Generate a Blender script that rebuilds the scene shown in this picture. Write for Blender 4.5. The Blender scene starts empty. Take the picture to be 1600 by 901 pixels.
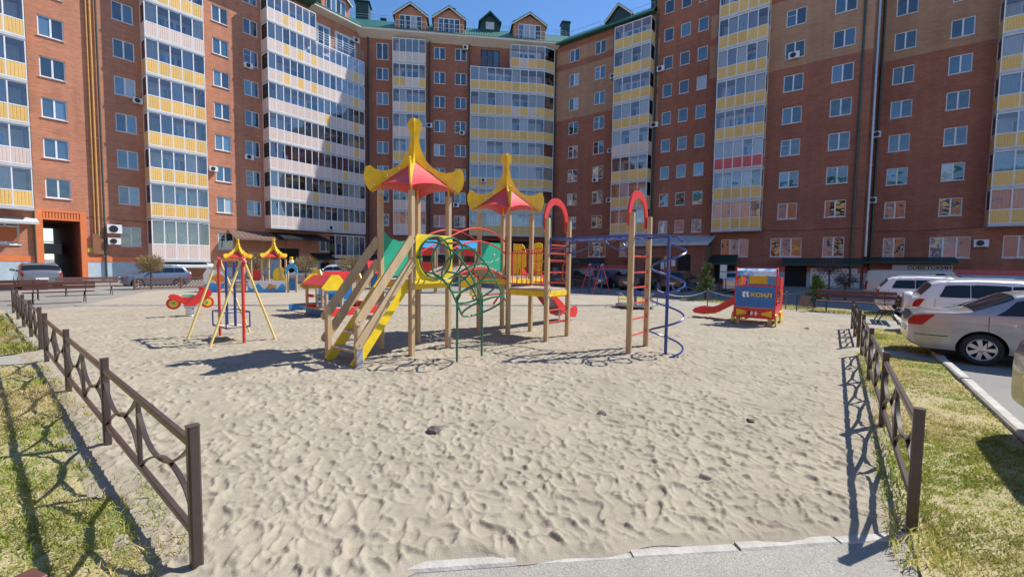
import bpy, bmesh, math, random
import numpy as np
from mathutils import Vector, Matrix
random.seed(7); rng = np.random.default_rng(11)
R = math.radians; SIN, COS, PI = math.sin, math.cos, math.pi
scene = bpy.context.scene
COL = scene.collection

# ------------------------------------------------------------------ camera
cam_d = bpy.data.cameras.new('camera'); cam = bpy.data.objects.new('camera', cam_d); COL.objects.link(cam)
cam_d.sensor_width = 36.0; cam_d.lens = 36.0 * 672 / 1600; cam_d.clip_start = 0.05; cam_d.clip_end = 3000
PITCH = math.atan(39.5 / 672)
cam.matrix_world = (Matrix.Translation((0, 0, 1.7)) @ Matrix.Rotation(R(90) - PITCH, 4, 'X') @ Matrix.Rotation(R(0.7), 4, 'Z'))
scene.camera = cam
# ------------------------------------------------------------------ sky and sun
SUN_AZ, SUN_EL = R(66), R(48.5)
world = bpy.data.worlds.new('World'); scene.world = world; world.use_nodes = True
wn = world.node_tree; bg = wn.nodes['Background']
sky = wn.nodes.new('ShaderNodeTexSky'); sky.sky_type = 'NISHITA'; sky.sun_disc = False
sky.sun_elevation = SUN_EL; sky.sun_rotation = SUN_AZ; sky.air_density = 0.9; sky.dust_density = 0.0; sky.ozone_density = 5.0
hsv = wn.nodes.new('ShaderNodeHueSaturation'); hsv.inputs['Saturation'].default_value = 1.09; wn.links.new(sky.outputs[0], hsv.inputs['Color']); wn.links.new(hsv.outputs[0], bg.inputs[0]); bg.inputs[1].default_value = 0.12
sun_d = bpy.data.lights.new('sun', 'SUN'); sun_d.energy = 4.3; sun_d.angle = R(0.53); sun_d.color = (1.0, 0.95, 0.87)
sun = bpy.data.objects.new('sun', sun_d); COL.objects.link(sun)
sun.rotation_euler = Vector((-SIN(SUN_AZ) * COS(SUN_EL), -COS(SUN_AZ) * COS(SUN_EL), -SIN(SUN_EL))).to_track_quat('-Z', 'Y').to_euler()
sun.location = (30, 20, 60)
scene.view_settings.view_transform = 'Standard'; scene.view_settings.look = 'None'
scene.view_settings.exposure = 0.72; scene.view_settings.gamma = 1.0
scene.view_settings.use_curve_mapping = False

# ------------------------------------------------------------------ helpers
class MB:
    """collects verts / faces of ONE mesh"""
    def __init__(s): s.v = []; s.f = []; s.m = []
    def add(s, vs, fs, m=0):
        n = len(s.v); s.v += [tuple(p) for p in vs]
        for f in fs: s.f.append([n + i for i in f]); s.m.append(m)
        return s
    def box(s, a, b, m=0, mat=None):
        x0, y0, z0 = a; x1, y1, z1 = b
        vs = [(x0,y0,z0),(x1,y0,z0),(x1,y1,z0),(x0,y1,z0),(x0,y0,z1),(x1,y0,z1),(x1,y1,z1),(x0,y1,z1)]
        if mat is not None: vs = [tuple(mat @ Vector(p)) for p in vs]
        return s.add(vs, [(0,3,2,1),(4,5,6,7),(0,1,5,4),(1,2,6,5),(2,3,7,6),(3,0,4,7)], m)
    def beam(s, a, b, w, h, m=0, up=(0,0,1)):
        """bar from a to b, w across, h along the up side"""
        a, b = Vector(a), Vector(b); d = (b - a).normalized(); u = Vector(up)
        x = d.cross(u)
        if x.length < 1e-4: x = d.cross(Vector((1,0,0)))
        x.normalize(); u = x.cross(d).normalized()
        c = min(w, h) * 0.16
        prof = [(-w/2+c,-h/2),(w/2-c,-h/2),(w/2,-h/2+c),(w/2,h/2-c),(w/2-c,h/2),(-w/2+c,h/2),(-w/2,h/2-c),(-w/2,-h/2+c)]
        vs = [a + x*p + u*q for p, q in prof] + [b + x*p + u*q for p, q in prof]
        fs = [tuple(range(7,-1,-1)), tuple(range(8,16))] + [(i,(i+1)%8,8+(i+1)%8,8+i) for i in range(8)]
        return s.add(vs, fs, m)
    def tube(s, pts, r, seg=8, m=0, closed=False):
        pts = [Vector(p) for p in pts]; n = len(pts); rr = r if isinstance(r, (list, tuple)) else [r]*n
        tan = []
        for i in range(n):
            if closed: t = pts[(i+1)%n] - pts[i-1]
            else: t = pts[min(i+1,n-1)] - pts[max(i-1,0)]
            tan.append(t.normalized())
        ref = Vector((0,0,1)) if abs(tan[0].z) < .9 else Vector((1,0,0))
        nx = tan[0].cross(ref).normalized(); vs = []
        for i in range(n):
            nx = (nx - tan[i]*nx.dot(tan[i])).normalized(); ny = tan[i].cross(nx)
            for k in range(seg):
                a = 2*PI*k/seg; vs.append(pts[i] + (nx*COS(a) + ny*SIN(a))*rr[i])
        fs = []
        for i in range(n if closed else n-1):
            j = (i+1) % n
            for k in range(seg): fs.append((i*seg+k, i*seg+(k+1)%seg, j*seg+(k+1)%seg, j*seg+k))
        if not closed: fs += [tuple(range(seg-1,-1,-1)), tuple((n-1)*seg+k for k in range(seg))]
        return s.add(vs, fs, m)
    def lathe(s, prof, seg=20, m=0, mat=None, caps=True):
        vs = []; n = len(prof)
        for r, z in prof:
            for k in range(seg):
                a = 2*PI*k/seg; vs.append(Vector((r*COS(a), r*SIN(a), z)))
        if mat is not None: vs = [mat @ p for p in vs]
        fs = [(i*seg+k, i*seg+(k+1)%seg, (i+1)*seg+(k+1)%seg, (i+1)*seg+k) for i in range(n-1) for k in range(seg)]
        if caps and prof[0][0] > 1e-5: fs.append(tuple(range(seg-1,-1,-1)))
        if caps and prof[-1][0] > 1e-5: fs.append(tuple((n-1)*seg+k for k in range(seg)))
        return s.add(vs, fs, m)
    def prism(s, out, d, fr, m=0):
        """2D outline extruded by d; fr(u,v,w) -> 3D"""
        n = len(out)
        vs = [fr(u, v, 0) for u, v in out] + [fr(u, v, d) for u, v in out]
        return s.add(vs, [tuple(range(n-1,-1,-1)), tuple(range(n,2*n))] + [(i,(i+1)%n,n+(i+1)%n,n+i) for i in range(n)], m)
    def mesh(s, name, mats, smooth=False, fix=True):
        me = bpy.data.meshes.new(name); me.from_pydata(s.v, [], s.f); 
        mats = mats if isinstance(mats, (list, tuple)) else [mats]
        for mm in mats: me.materials.append(MAT[mm])
        me.polygons.foreach_set('material_index', s.m)
        if fix:
            bm = bmesh.new(); bm.from_mesh(me); bmesh.ops.recalc_face_normals(bm, faces=bm.faces); bm.to_mesh(me); bm.free()
        if smooth:
            me.polygons.foreach_set('use_smooth', [True]*len(me.polygons))
            me.set_sharp_from_angle(angle=R(40))
        me.update(); return me
    def build(s, name, mats, parent=None, smooth=False, loc=(0,0,0), fix=True):
        return ob(name, s.mesh(name, mats, smooth, fix), parent, loc)
def ob(name, me, parent=None, loc=(0,0,0), rz=0.0):
    o = bpy.data.objects.new(name, me); COL.objects.link(o); o.location = loc; o.rotation_euler = (0,0,rz)
    if parent is not None: o.parent = parent
    return o
def tag(o, label, cat, group=None, kind=None):
    if label: o['label'] = label
    if cat: o['category'] = cat
    if group: o['group'] = group
    if kind: o['kind'] = kind
    return o
def thing(name, label, cat, loc=(0,0,0), rz=0.0, group=None):
    return tag(ob(name, None, None, loc, rz), label, cat, group)
def struct(o): o['kind'] = 'structure'; return o
GA = R(37.5)                                   # the courtyard's grid: p runs along GA, q to its right
def W(p, q, z=0.0): return (p*SIN(GA) + q*COS(GA), p*COS(GA) - q*SIN(GA), z)
GRZ = -GA                                      # local x = q, local y = p
def copy_tree(o, parent=None):
    c = o.copy(); COL.objects.link(c); c.parent = parent
    for ch in list(o.children): copy_tree(ch, c)
    return c

# ------------------------------------------------------------------ materials
MAT = {}
def nodes(name):
    m = bpy.data.materials.new(name); m.use_nodes = True; MAT[name] = m
    return m, m.node_tree.nodes, m.node_tree.links, m.node_tree.nodes['Principled BSDF']
def mat(name, col, rough=.6, metal=0., var=.12, scale=3., bump=0., bscale=40., rnd=0., coat=0., spec=.5, stretch=None):
    m, N, L, b = nodes(name)
    b.inputs['Roughness'].default_value = rough; b.inputs['Metallic'].default_value = metal
    b.inputs['Coat Weight'].default_value = coat; b.inputs['Coat Roughness'].default_value = .05; b.inputs['Specular IOR Level'].default_value = spec
    tc = N.new('ShaderNodeTexCoord'); vec = tc.outputs['Object']
    if stretch:
        mp = N.new('ShaderNodeMapping'); mp.inputs['Scale'].default_value = stretch; L.new(vec, mp.inputs[0]); vec = mp.outputs[0]
    nz = N.new('ShaderNodeTexNoise'); nz.inputs['Scale'].default_value = scale; nz.inputs['Detail'].default_value = 6; nz.inputs['Roughness'].default_value = .65
    L.new(vec, nz.inputs['Vector'])
    mr = N.new('ShaderNodeMapRange'); mr.inputs[1].default_value = .25; mr.inputs[2].default_value = .75
    mr.inputs[3].default_value = 1 - var; mr.inputs[4].default_value = 1 + var; L.new(nz.outputs[0], mr.inputs[0]); val = mr.outputs[0]
    if rnd:
        oi = N.new('ShaderNodeObjectInfo'); m2 = N.new('ShaderNodeMapRange'); m2.inputs[3].default_value = 1 - rnd; m2.inputs[4].default_value = 1 + rnd
        L.new(oi.outputs['Random'], m2.inputs[0]); mu = N.new('ShaderNodeMath'); mu.operation = 'MULTIPLY'; L.new(val, mu.inputs[0]); L.new(m2.outputs[0], mu.inputs[1]); val = mu.outputs[0]
    hs = N.new('ShaderNodeHueSaturation'); hs.inputs['Color'].default_value = (*col, 1); L.new(val, hs.inputs['Value']); L.new(hs.outputs[0], b.inputs['Base Color'])
    if bump:
        n2 = N.new('ShaderNodeTexNoise'); n2.inputs['Scale'].default_value = bscale; n2.inputs['Detail'].default_value = 5; L.new(vec, n2.inputs['Vector'])
        bp = N.new('ShaderNodeBump'); bp.inputs['Strength'].default_value = bump; bp.inputs['Distance'].default_value = .02
        L.new(n2.outputs[0], bp.inputs['Height']); L.new(bp.outputs[0], b.inputs['Normal'])
    return m
def brick(name, c1, c2, mortar):
    m, N, L, b = nodes(name); b.inputs['Roughness'].default_value = .85; b.inputs['Specular IOR Level'].default_value = .25
    tc = N.new('ShaderNodeTexCoord'); sp = N.new('ShaderNodeSeparateXYZ'); L.new(tc.outputs['Object'], sp.inputs[0])
    ad = N.new('ShaderNodeMath'); ad.operation = 'ADD'; L.new(sp.outputs[0], ad.inputs[0]); L.new(sp.outputs[1], ad.inputs[1])
    cb = N.new('ShaderNodeCombineXYZ'); L.new(ad.outputs[0], cb.inputs[0]); L.new(sp.outputs[2], cb.inputs[1])
    bt = N.new('ShaderNodeTexBrick'); L.new(cb.outputs[0], bt.inputs['Vector']); bt.inputs['Scale'].default_value = 1.0
    bt.inputs['Brick Width'].default_value = .25; bt.inputs['Row Height'].default_value = .075; bt.inputs['Mortar Size'].default_value = .006
    bt.inputs['Color1'].default_value = (*c1, 1); bt.inputs['Color2'].default_value = (*c2, 1); bt.inputs['Mortar'].default_value = (*mortar, 1)
    mp = N.new('ShaderNodeMapping'); mp.inputs['Scale'].default_value = (.5, 4.0, 1); L.new(cb.outputs[0], mp.inputs[0])
    nz = N.new('ShaderNodeTexNoise'); nz.inputs['Scale'].default_value = 1.2; nz.inputs['Detail'].default_value = 7; nz.inputs['Roughness'].default_value = .7; L.new(mp.outputs[0], nz.inputs['Vector'])
    n2 = N.new('ShaderNodeTexNoise'); n2.inputs['Scale'].default_value = .18; n2.inputs['Detail'].default_value = 3; L.new(cb.outputs[0], n2.inputs['Vector'])
    m3 = N.new('ShaderNodeMapping'); m3.inputs['Scale'].default_value = (1.6, .12, 1); L.new(cb.outputs[0], m3.inputs[0]); n3 = N.new('ShaderNodeTexNoise'); n3.inputs['Scale'].default_value = 1.0; n3.inputs['Detail'].default_value = 5; L.new(m3.outputs[0], n3.inputs['Vector'])
    av = N.new('ShaderNodeMath'); av.operation = 'MULTIPLY_ADD'; av.inputs[1].default_value = .7; L.new(n3.outputs[0], av.inputs[0]); sb_ = N.new('ShaderNodeMath'); sb_.operation = 'SUBTRACT'; sb_.inputs[1].default_value = .35; L.new(n2.outputs[0], sb_.inputs[0]); L.new(sb_.outputs[0], av.inputs[2])
    s1 = N.new('ShaderNodeMath'); s1.operation = 'ADD'; L.new(nz.outputs[0], s1.inputs[0]); L.new(av.outputs[0], s1.inputs[1])
    mr = N.new('ShaderNodeMapRange'); mr.inputs[1].default_value = .6; mr.inputs[2].default_value = 1.4; mr.inputs[3].default_value = .74; mr.inputs[4].default_value = 1.26; L.new(s1.outputs[0], mr.inputs[0])
    hs = N.new('ShaderNodeHueSaturation'); L.new(bt.outputs['Color'], hs.inputs['Color']); L.new(mr.outputs[0], hs.inputs['Value']); L.new(hs.outputs[0], b.inputs['Base Color'])
    bp = N.new('ShaderNodeBump'); bp.inputs['Strength'].default_value = .35; bp.inputs['Distance'].default_value = .01; L.new(bt.outputs['Fac'], bp.inputs['Height']); bp.invert = True
    L.new(bp.outputs[0], b.inputs['Normal'])
brick('brick_red', (.54,.225,.13), (.44,.17,.10), (.42,.29,.22))
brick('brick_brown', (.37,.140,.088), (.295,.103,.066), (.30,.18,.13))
brick('brick_tan', (.46,.255,.155), (.385,.205,.125), (.38,.26,.2))
def pane_mat(name, ramp, ior=2.0, wav=.075):
    """glazing in front of a dark room, a blind or a curtain; slightly uneven sheets"""
    m, N, L, b = nodes(name)
    b.inputs['Roughness'].default_value = .02; b.inputs['IOR'].default_value = ior
    oi = N.new('ShaderNodeObjectInfo'); cr = N.new('ShaderNodeValToRGB'); cr.color_ramp.interpolation = 'CONSTANT'
    el = cr.color_ramp.elements; el[0].position = 0; el[0].color = (*ramp[0][1], 1); el[1].position = ramp[1][0]; el[1].color = (*ramp[1][1], 1)
    for p, c in ramp[2:]: e = el.new(p); e.color = (*c, 1)
    L.new(oi.outputs['Random'], cr.inputs[0]); L.new(cr.outputs[0], b.inputs['Base Color'])
    tc = N.new('ShaderNodeTexCoord'); ge = N.new('ShaderNodeVectorMath'); ge.operation = 'ADD'
    vm = N.new('ShaderNodeVectorMath'); vm.operation = 'SCALE'; L.new(oi.outputs['Location'], vm.inputs[0]); vm.inputs['Scale'].default_value = 7.3
    cx = N.new('ShaderNodeCombineXYZ'); mu = N.new('ShaderNodeMath'); mu.operation = 'MULTIPLY'; mu.inputs[1].default_value = 90; L.new(oi.outputs['Random'], mu.inputs[0]); L.new(mu.outputs[0], cx.inputs[0])
    L.new(tc.outputs['Object'], ge.inputs[0]); L.new(cx.outputs[0], ge.inputs[1])
    nz = N.new('ShaderNodeTexNoise'); nz.inputs['Scale'].default_value = 1.15; nz.inputs['Detail'].default_value = 1; L.new(ge.outputs[0], nz.inputs['Vector'])
    bp = N.new('ShaderNodeBump'); bp.inputs['Strength'].default_value = wav; bp.inputs['Distance'].default_value = .25; L.new(nz.outputs[0], bp.inputs['Height']); L.new(bp.outputs[0], b.inputs['Normal'])
pane_mat('pane', [(0, (.012,.02,.032)), (.42, (.04,.09,.15)), (.6, (.08,.16,.25)), (.8, (.02,.025,.03)), (.93, (.34,.37,.40))], 2.2)
pane_mat('car_glass', [(0, (.008,.01,.012)), (.5, (.012,.014,.016))], 1.6, 0.0)
def thin_glass(name, tint, refl):
    m, N, L, b = nodes(name); N.remove(b); out = N['Material Output']
    tr = N.new('ShaderNodeBsdfTransparent'); tr.inputs[0].default_value = (*tint, 1)
    gl = N.new('ShaderNodeBsdfGlossy'); gl.inputs['Roughness'].default_value = .03
    oi = N.new('ShaderNodeObjectInfo'); tc = N.new('ShaderNodeTexCoord'); cx = N.new('ShaderNodeCombineXYZ'); mu = N.new('ShaderNodeMath'); mu.operation = 'MULTIPLY'; mu.inputs[1].default_value = 77
    L.new(oi.outputs['Random'], mu.inputs[0]); L.new(mu.outputs[0], cx.inputs[1]); va = N.new('ShaderNodeVectorMath'); L.new(tc.outputs['Object'], va.inputs[0]); L.new(cx.outputs[0], va.inputs[1])
    nz = N.new('ShaderNodeTexNoise'); nz.inputs['Scale'].default_value = .8; nz.inputs['Detail'].default_value = 1; L.new(va.outputs[0], nz.inputs['Vector'])
    bp = N.new('ShaderNodeBump'); bp.inputs['Strength'].default_value = .06; bp.inputs['Distance'].default_value = .25; L.new(nz.outputs[0], bp.inputs['Height']); L.new(bp.outputs[0], gl.inputs['Normal'])
    fr = N.new('ShaderNodeFresnel'); fr.inputs[0].default_value = 1.5
    ml = N.new('ShaderNodeMath'); ml.operation = 'MULTIPLY_ADD'; ml.inputs[1].default_value = 1.15; ml.inputs[2].default_value = refl; ml.use_clamp = True; L.new(fr.outputs[0], ml.inputs[0])
    mx = N.new('ShaderNodeMixShader'); L.new(ml.outputs[0], mx.inputs[0]); L.new(tr.outputs[0], mx.inputs[1]); L.new(gl.outputs[0], mx.inputs[2]); L.new(mx.outputs[0], out.inputs[0])
thin_glass('balcony_glass', (.94,.95,.97), .06)
mat('white_frame', (.74,.74,.76), .45, var=.06, rnd=.05)
mat('grey_trim', (.50,.52,.53), .6, var=.15, scale=2)
mat('panel_yellow', (.76,.49,.16), .5, var=.08, rnd=.08)
mat('panel_pink', (.70,.56,.49), .5, var=.06, rnd=.05)
mat('panel_red', (.62,.12,.12), .5, var=.08)
mat('curtain', (.62,.60,.58), .9, rnd=.25)
mat('gas_box', (.25,.11,.05), .5, var=.2)
mat('curtain_blue', (.36,.42,.5), .9, rnd=.25)
mat('curtain_wine', (.24,.08,.10), .9, rnd=.2)
mat('balcony_inside', (.66,.60,.57), .8, var=.1)
mat('orange_paint', (.72,.20,.065), .55, var=.12, scale=2)
mat('blue_plinth', (.42,.52,.58), .8, var=.18, scale=1.5, bump=.3, bscale=15)
mat('cream', (.70,.64,.54), .6, var=.08)
mat('pipe_green', (.03,.07,.055), .4, var=.2)
mat('pipe_orange', (.50,.27,.08), .5, var=.2)
mat('galvanized', (.42,.45,.50), .4, .6, var=.15)
mat('green_metal', (.02,.05,.045), .5, var=.2)
mat('brown_metal', (.17,.11,.09), .5, var=.15)
mat('black_metal', (.015,.017,.02), .45, var=.2)
mat('dark', (.012,.012,.013), .8)
mat('concrete', (.46,.45,.43), .85, var=.16, scale=4, bump=.3, bscale=60)
mat('kerb_white', (.40,.38,.34), .85, var=.28, scale=5, bump=.3, bscale=50)
mat('wood', (.50,.36,.20), .6, var=.24, scale=6, rnd=.06, bump=.15, bscale=30, stretch=(1,1,.12))
mat('wood_grey', (.50,.42,.33), .75, var=.2, scale=6, rnd=.12, bump=.2, bscale=30)
mat('play_yellow', (.80,.55,.015), .35, var=.2, scale=5, rnd=.03, coat=.15)
mat('play_red', (.66,.03,.028), .38, var=.2, scale=5, coat=.15)
mat('roof_red', (.62,.05,.055), .45, var=.2, scale=2, coat=.1)
mat('play_green', (.02,.36,.22), .4, var=.2, scale=5)
mat('tube_green', (.008,.15,.065), .3, var=.1, coat=.4)
mat('tube_blue', (.012,.045,.25), .28, var=.1, coat=.4)
mat('tube_red', (.62,.045,.03), .3, var=.1, coat=.3)
mat('tube_yellow', (.78,.62,.22), .35, var=.1, coat=.2)
mat('play_blue', (.015,.16,.42), .4, var=.2, scale=5, coat=.1)
mat('sky_blue', (.05,.36,.68), .4, var=.1)
mat('white_paint', (.8,.8,.78), .5, var=.08)
mat('play_orange', (.85,.30,.04), .45, var=.1)
mat('fence_brown', (.06,.041,.037), .38, var=.2, scale=8, coat=.2)
mat('bench_brown', (.115,.045,.035), .55, var=.2, scale=5, rnd=.1)
mat('lattice_brown', (.16,.075,.06), .6, var=.15)
mat('tyre', (.02,.02,.021), .8, var=.2, scale=20)
mat('alloy', (.55,.55,.56), .3, .8, var=.05)
mat('chrome', (.7,.7,.7), .15, 1.0)
mat('lamp_red', (.36,.006,.008), .2, var=.1, coat=.15, spec=.3)
mat('plate', (.75,.75,.75), .4)
mat('rubber', (.02,.02,.02), .7)
mat('stone', (.10,.085,.08), .9, var=.3, scale=15, bump=.5)
mat('bark', (.10,.065,.045), .9, var=.3, scale=20, bump=.5)
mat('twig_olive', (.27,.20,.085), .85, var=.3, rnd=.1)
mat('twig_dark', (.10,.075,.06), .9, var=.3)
mat('needle', (.12,.19,.05), .7, var=.35, scale=9)
mat('paper', (.74,.74,.78), .6, var=.06)
mat('ink', (.05,.05,.09), .6)
mat('poster_yellow', (.5,.52,.06), .5)
mat('poster_orange', (.5,.12,.03), .5)
for n, c in dict(silver=(.55,.545,.52), champagne=(.36,.37,.385), white=(.76,.76,.76), steel=(.15,.19,.26), graphite=(.19,.19,.2), black=(.012,.012,.014), navy=(.02,.05,.12), beige=(.5,.47,.4), maroon=(.06,.025,.025)).items():
    mat('car_' + n, c, .32, .0 if n in ('white','beige','black','maroon') else .55, var=.03, coat=1.0)
def ground_mat(name, ca, cb, cc, sc, bump, rough=.95, fine=220, speck=.0):
    m, N, L, b = nodes(name); b.inputs['Roughness'].default_value = rough; b.inputs['Specular IOR Level'].default_value = .15
    tc = N.new('ShaderNodeTexCoord')
    n1 = N.new('ShaderNodeTexNoise'); n1.inputs['Scale'].default_value = sc; n1.inputs['Detail'].default_value = 8; n1.inputs['Roughness'].default_value = .62; L.new(tc.outputs['Object'], n1.inputs['Vector'])
    cr = N.new('ShaderNodeValToRGB'); e = cr.color_ramp.elements; e[0].position = .3; e[0].color = (*ca, 1); e[1].position = .7; e[1].color = (*cc, 1); k = e.new(.5); k.color = (*cb, 1); L.new(n1.outputs[0], cr.inputs[0])
    n2 = N.new('ShaderNodeTexNoise'); n2.inputs['Scale'].default_value = fine; n2.inputs['Detail'].default_value = 3; L.new(tc.outputs['Object'], n2.inputs['Vector'])
    mr = N.new('ShaderNodeMapRange'); mr.inputs[1].default_value = .3; mr.inputs[2].default_value = .7; mr.inputs[3].default_value = 1 - speck; mr.inputs[4].default_value = 1 + speck; L.new(n2.outputs[0], mr.inputs[0])
    hs = N.new('ShaderNodeHueSaturation'); L.new(cr.outputs[0], hs.inputs['Color']); L.new(mr.outputs[0], hs.inputs['Value']); L.new(hs.outputs[0], b.inputs['Base Color'])
    bp = N.new('ShaderNodeBump'); bp.inputs['Strength'].default_value = bump; bp.inputs['Distance'].default_value = .012; L.new(n2.outputs[0], bp.inputs['Height']); L.new(bp.outputs[0], b.inputs['Normal'])
ground_mat('sand', (.28,.245,.188), (.325,.285,.22), (.365,.32,.247), 1.3, .4, fine=120, speck=.09)
ground_mat('sand_far', (.30,.265,.21), (.345,.305,.24), (.38,.335,.265), .8, .5, fine=30, speck=.14)
ground_mat('asphalt', (.205,.20,.185), (.24,.23,.21), (.275,.26,.235), .35, .4, fine=160, speck=.25)
ground_mat('pavement', (.25,.24,.215), (.31,.295,.26), (.36,.34,.295), .9, .5, fine=130, speck=.3)
ground_mat('soil', (.30,.27,.13), (.38,.33,.18), (.44,.37,.24), 1.8, .8, fine=90, speck=.25)
def blade_mat(name, col, var):
    m, N, L, b = nodes(name); N.remove(b); tc = N.new('ShaderNodeTexCoord'); nz = N.new('ShaderNodeTexNoise'); nz.inputs['Scale'].default_value = 2.2; nz.inputs['Detail'].default_value = 6; L.new(tc.outputs['Object'], nz.inputs['Vector'])
    mr = N.new('ShaderNodeMapRange'); mr.inputs[1].default_value = .3; mr.inputs[2].default_value = .7; mr.inputs[3].default_value = 1-var; mr.inputs[4].default_value = 1+var; L.new(nz.outputs[0], mr.inputs[0])
    hs = N.new('ShaderNodeHueSaturation'); hs.inputs['Color'].default_value = (*col,1); L.new(mr.outputs[0], hs.inputs['Value'])
    d = N.new('ShaderNodeBsdfDiffuse'); t = N.new('ShaderNodeBsdfTranslucent'); mx = N.new('ShaderNodeMixShader'); mx.inputs[0].default_value = .45
    L.new(hs.outputs[0], d.inputs[0]); L.new(hs.outputs[0], t.inputs[0]); L.new(d.outputs[0], mx.inputs[1]); L.new(t.outputs[0], mx.inputs[2]); L.new(mx.outputs[0], N['Material Output'].inputs[0])
blade_mat('grass_green', (.26,.34,.06), .3); blade_mat('grass_olive', (.44,.42,.13), .3); blade_mat('grass_dry', (.62,.51,.27), .25)
def tile_mat(name, col):
    m, N, L, b = nodes(name); b.inputs['Roughness'].default_value = .35; b.inputs['Base Color'].default_value = (*col, 1)
    tc = N.new('ShaderNodeTexCoord'); w1 = N.new('ShaderNodeTexWave'); w1.inputs['Scale'].default_value = 1.6; w1.bands_direction = 'X'; L.new(tc.outputs['Object'], w1.inputs['Vector'])
    w2 = N.new('ShaderNodeTexWave'); w2.inputs['Scale'].default_value = 1.1; w2.bands_direction = 'Z'; w2.wave_profile = 'SAW'; L.new(tc.outputs['Object'], w2.inputs['Vector'])
    ad = N.new('ShaderNodeMath'); ad.operation = 'ADD'; L.new(w1.outputs['Fac'], ad.inputs[0]); L.new(w2.outputs['Fac'], ad.inputs[1])
    bp = N.new('ShaderNodeBump'); bp.inputs['Strength'].default_value = .8; bp.inputs['Distance'].default_value = .06; L.new(ad.outputs[0], bp.inputs['Height']); L.new(bp.outputs[0], b.inputs['Normal'])
tile_mat('roof_tile', (.035,.17,.125))

# ------------------------------------------------------------------ ground
def sheet(name, pts, z, m, parent=None):
    return struct(MB().add([(x, y, z) for x, y in pts], [tuple(range(len(pts)))]).build(name, m, parent))
def wp(*pq): return [W(p, q)[:2] for p, q in pq]
sheet('ground', [(-400,-60),(400,-60),(400,500),(-400,500)], -.035, 'asphalt')
# far sand behind the kerb strip, and the pale path around it
BK = lambda X: 17.02 + .126*X                       # line of the rear kerb
sheet('far_sand', [(-15.4,BK(-15.4)),(5.6,BK(5.6)),(8.0,20.9),(7.3,24.0),(2.2,23.7),(-7.3,24.7),(-13.9,24.3),(-19.3,23.6),(-19.0,22.3)], -.018, 'sand_far')
sheet('path', [(5.7,BK(5.7)),(10.9,17.6),(11.0,13.0),(10.1,12.4)]+wp((15.6,.35),(15.6,1.5),(18.6,1.5))+[(12.6,17.6),(8.3,21.2)], -.014, 'pavement')
sheet('pavement', [(-6,-1),(9,-1.5)]+wp((2.9,1.5),(2.9,.5))+[(2.72,2.80),(-1.95,2.28)]+wp((.2,-3.2),(-3.0,-3.2)), -.012, 'pavement')
sheet('path', wp((10.85,.45),(11.75,.45),(11.75,1.5),(10.85,1.5)), .006, 'pavement')
sheet('path', wp((-6,-10.25),(.9,-10.25),(.9,-11.35),(-6,-11.35)), .004, 'pavement')

# the sand pit: trodden sand, every hollow is relief
X0, Y0, CS = -18.5, .6, .016
NX, NY = 1900, 1180
hm = np.zeros((NY, NX), np.float32)
def smooth_noise(step, amp):
    gy, gx = NY//step + 3, NX//step + 3
    g = rng.random((gy, gx)).astype(np.float32)*2 - 1
    yy = np.arange(NY)/step; xx = np.arange(NX)/step
    iy = yy.astype(int); ix = xx.astype(int); fy = (yy - iy); fx = (xx - ix); fy = (fy*fy*(3-2*fy))[:,None]; fx = (fx*fx*(3-2*fx))[None,:]
    a = g[np.ix_(iy,ix)]; b_ = g[np.ix_(iy,ix+1)]; c = g[np.ix_(iy+1,ix)]; d = g[np.ix_(iy+1,ix+1)]
    return amp*((a*(1-fx)+b_*fx)*(1-fy) + (c*(1-fx)+d*fx)*fy)
hm += smooth_noise(70, .010) + smooth_noise(23, .007) + smooth_noise(9, .008) + smooth_noise(4, .006) + smooth_noise(2, .0025)
K = 15; ku = np.arange(-K, K+1)*CS; KX, KY = np.meshgrid(ku, ku)
def stamp_set():
    out = []
    for i in range(140):
        a = random.gauss(1.9, .75) if random.random() < .6 else random.uniform(0, PI)
        ca, sa = COS(a), SIN(a); u = KX*ca + KY*sa; v = -KX*sa + KY*ca
        lu, lv = random.uniform(.06,.135), random.uniform(.035,.06); d = random.uniform(.010,.025)
        v = v + random.uniform(-.2,.2)*u + random.uniform(-1.2,1.2)*u*u
        rr = np.sqrt((u/lu)**2 + (v/lv)**2)
        side = 1 + .9*np.clip(u/lu, -1, 1)*random.choice((-1,1))
        h = -d*np.exp(-rr**5) + d*.5*side*np.exp(-((rr-1.28)/.2)**2)
        tread = .003*np.sin(u/.011)*np.exp(-rr**4) if random.random() < .3 else 0
        out.append(((h + tread).astype(np.float32), np.exp(-rr**4).astype(np.float32)))
    return out
ST = stamp_set(); PRN = rng.random((24,40))
for i in range(15000):
    y = 2.0 + 16.5*random.random()**1.35; x = random.uniform(-1.35*y - .3, 1.0*y + .4)
    ix = int((x - X0)/CS); iy = int((y - Y0)/CS)
    if ix < K or iy < K or ix >= NX-K or iy >= NY-K: continue
    if PRN[iy//55 % 24, ix//55 % 40] < .16 and random.random() < .7: continue
    h, w = random.choice(ST); s = hm[iy-K:iy+K+1, ix-K:ix+K+1]; s *= (1 - .75*w); s += h
hm[:] = .026*np.tanh(hm/.026)
NR, NC = 620, 800
vv = np.linspace(0, 1, NR); yp = 2.395*(16.98/2.395)**(vv**1.05)
ss = np.linspace(0, 1, NC)
xl = np.maximum((.52 - .793*yp)/.704, -15.4); xr = np.minimum((.52 + .609*yp)/.72, 10.95)
XX = xl[:,None] + (xr - xl)[:,None]*ss[None,:]; YY = yp[:,None] + .12*XX
fr_ = np.clip((-.35 - XX)/.9, 0, 1); fr_ = fr_*fr_*(3-2*fr_)
YY = YY - (.62*fr_ + .03*np.sin(XX*4.3+.5) + .018*np.sin(XX*11.3+1) + .02)*np.exp(-(yp[:,None]-2.395)/.45)
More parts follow.
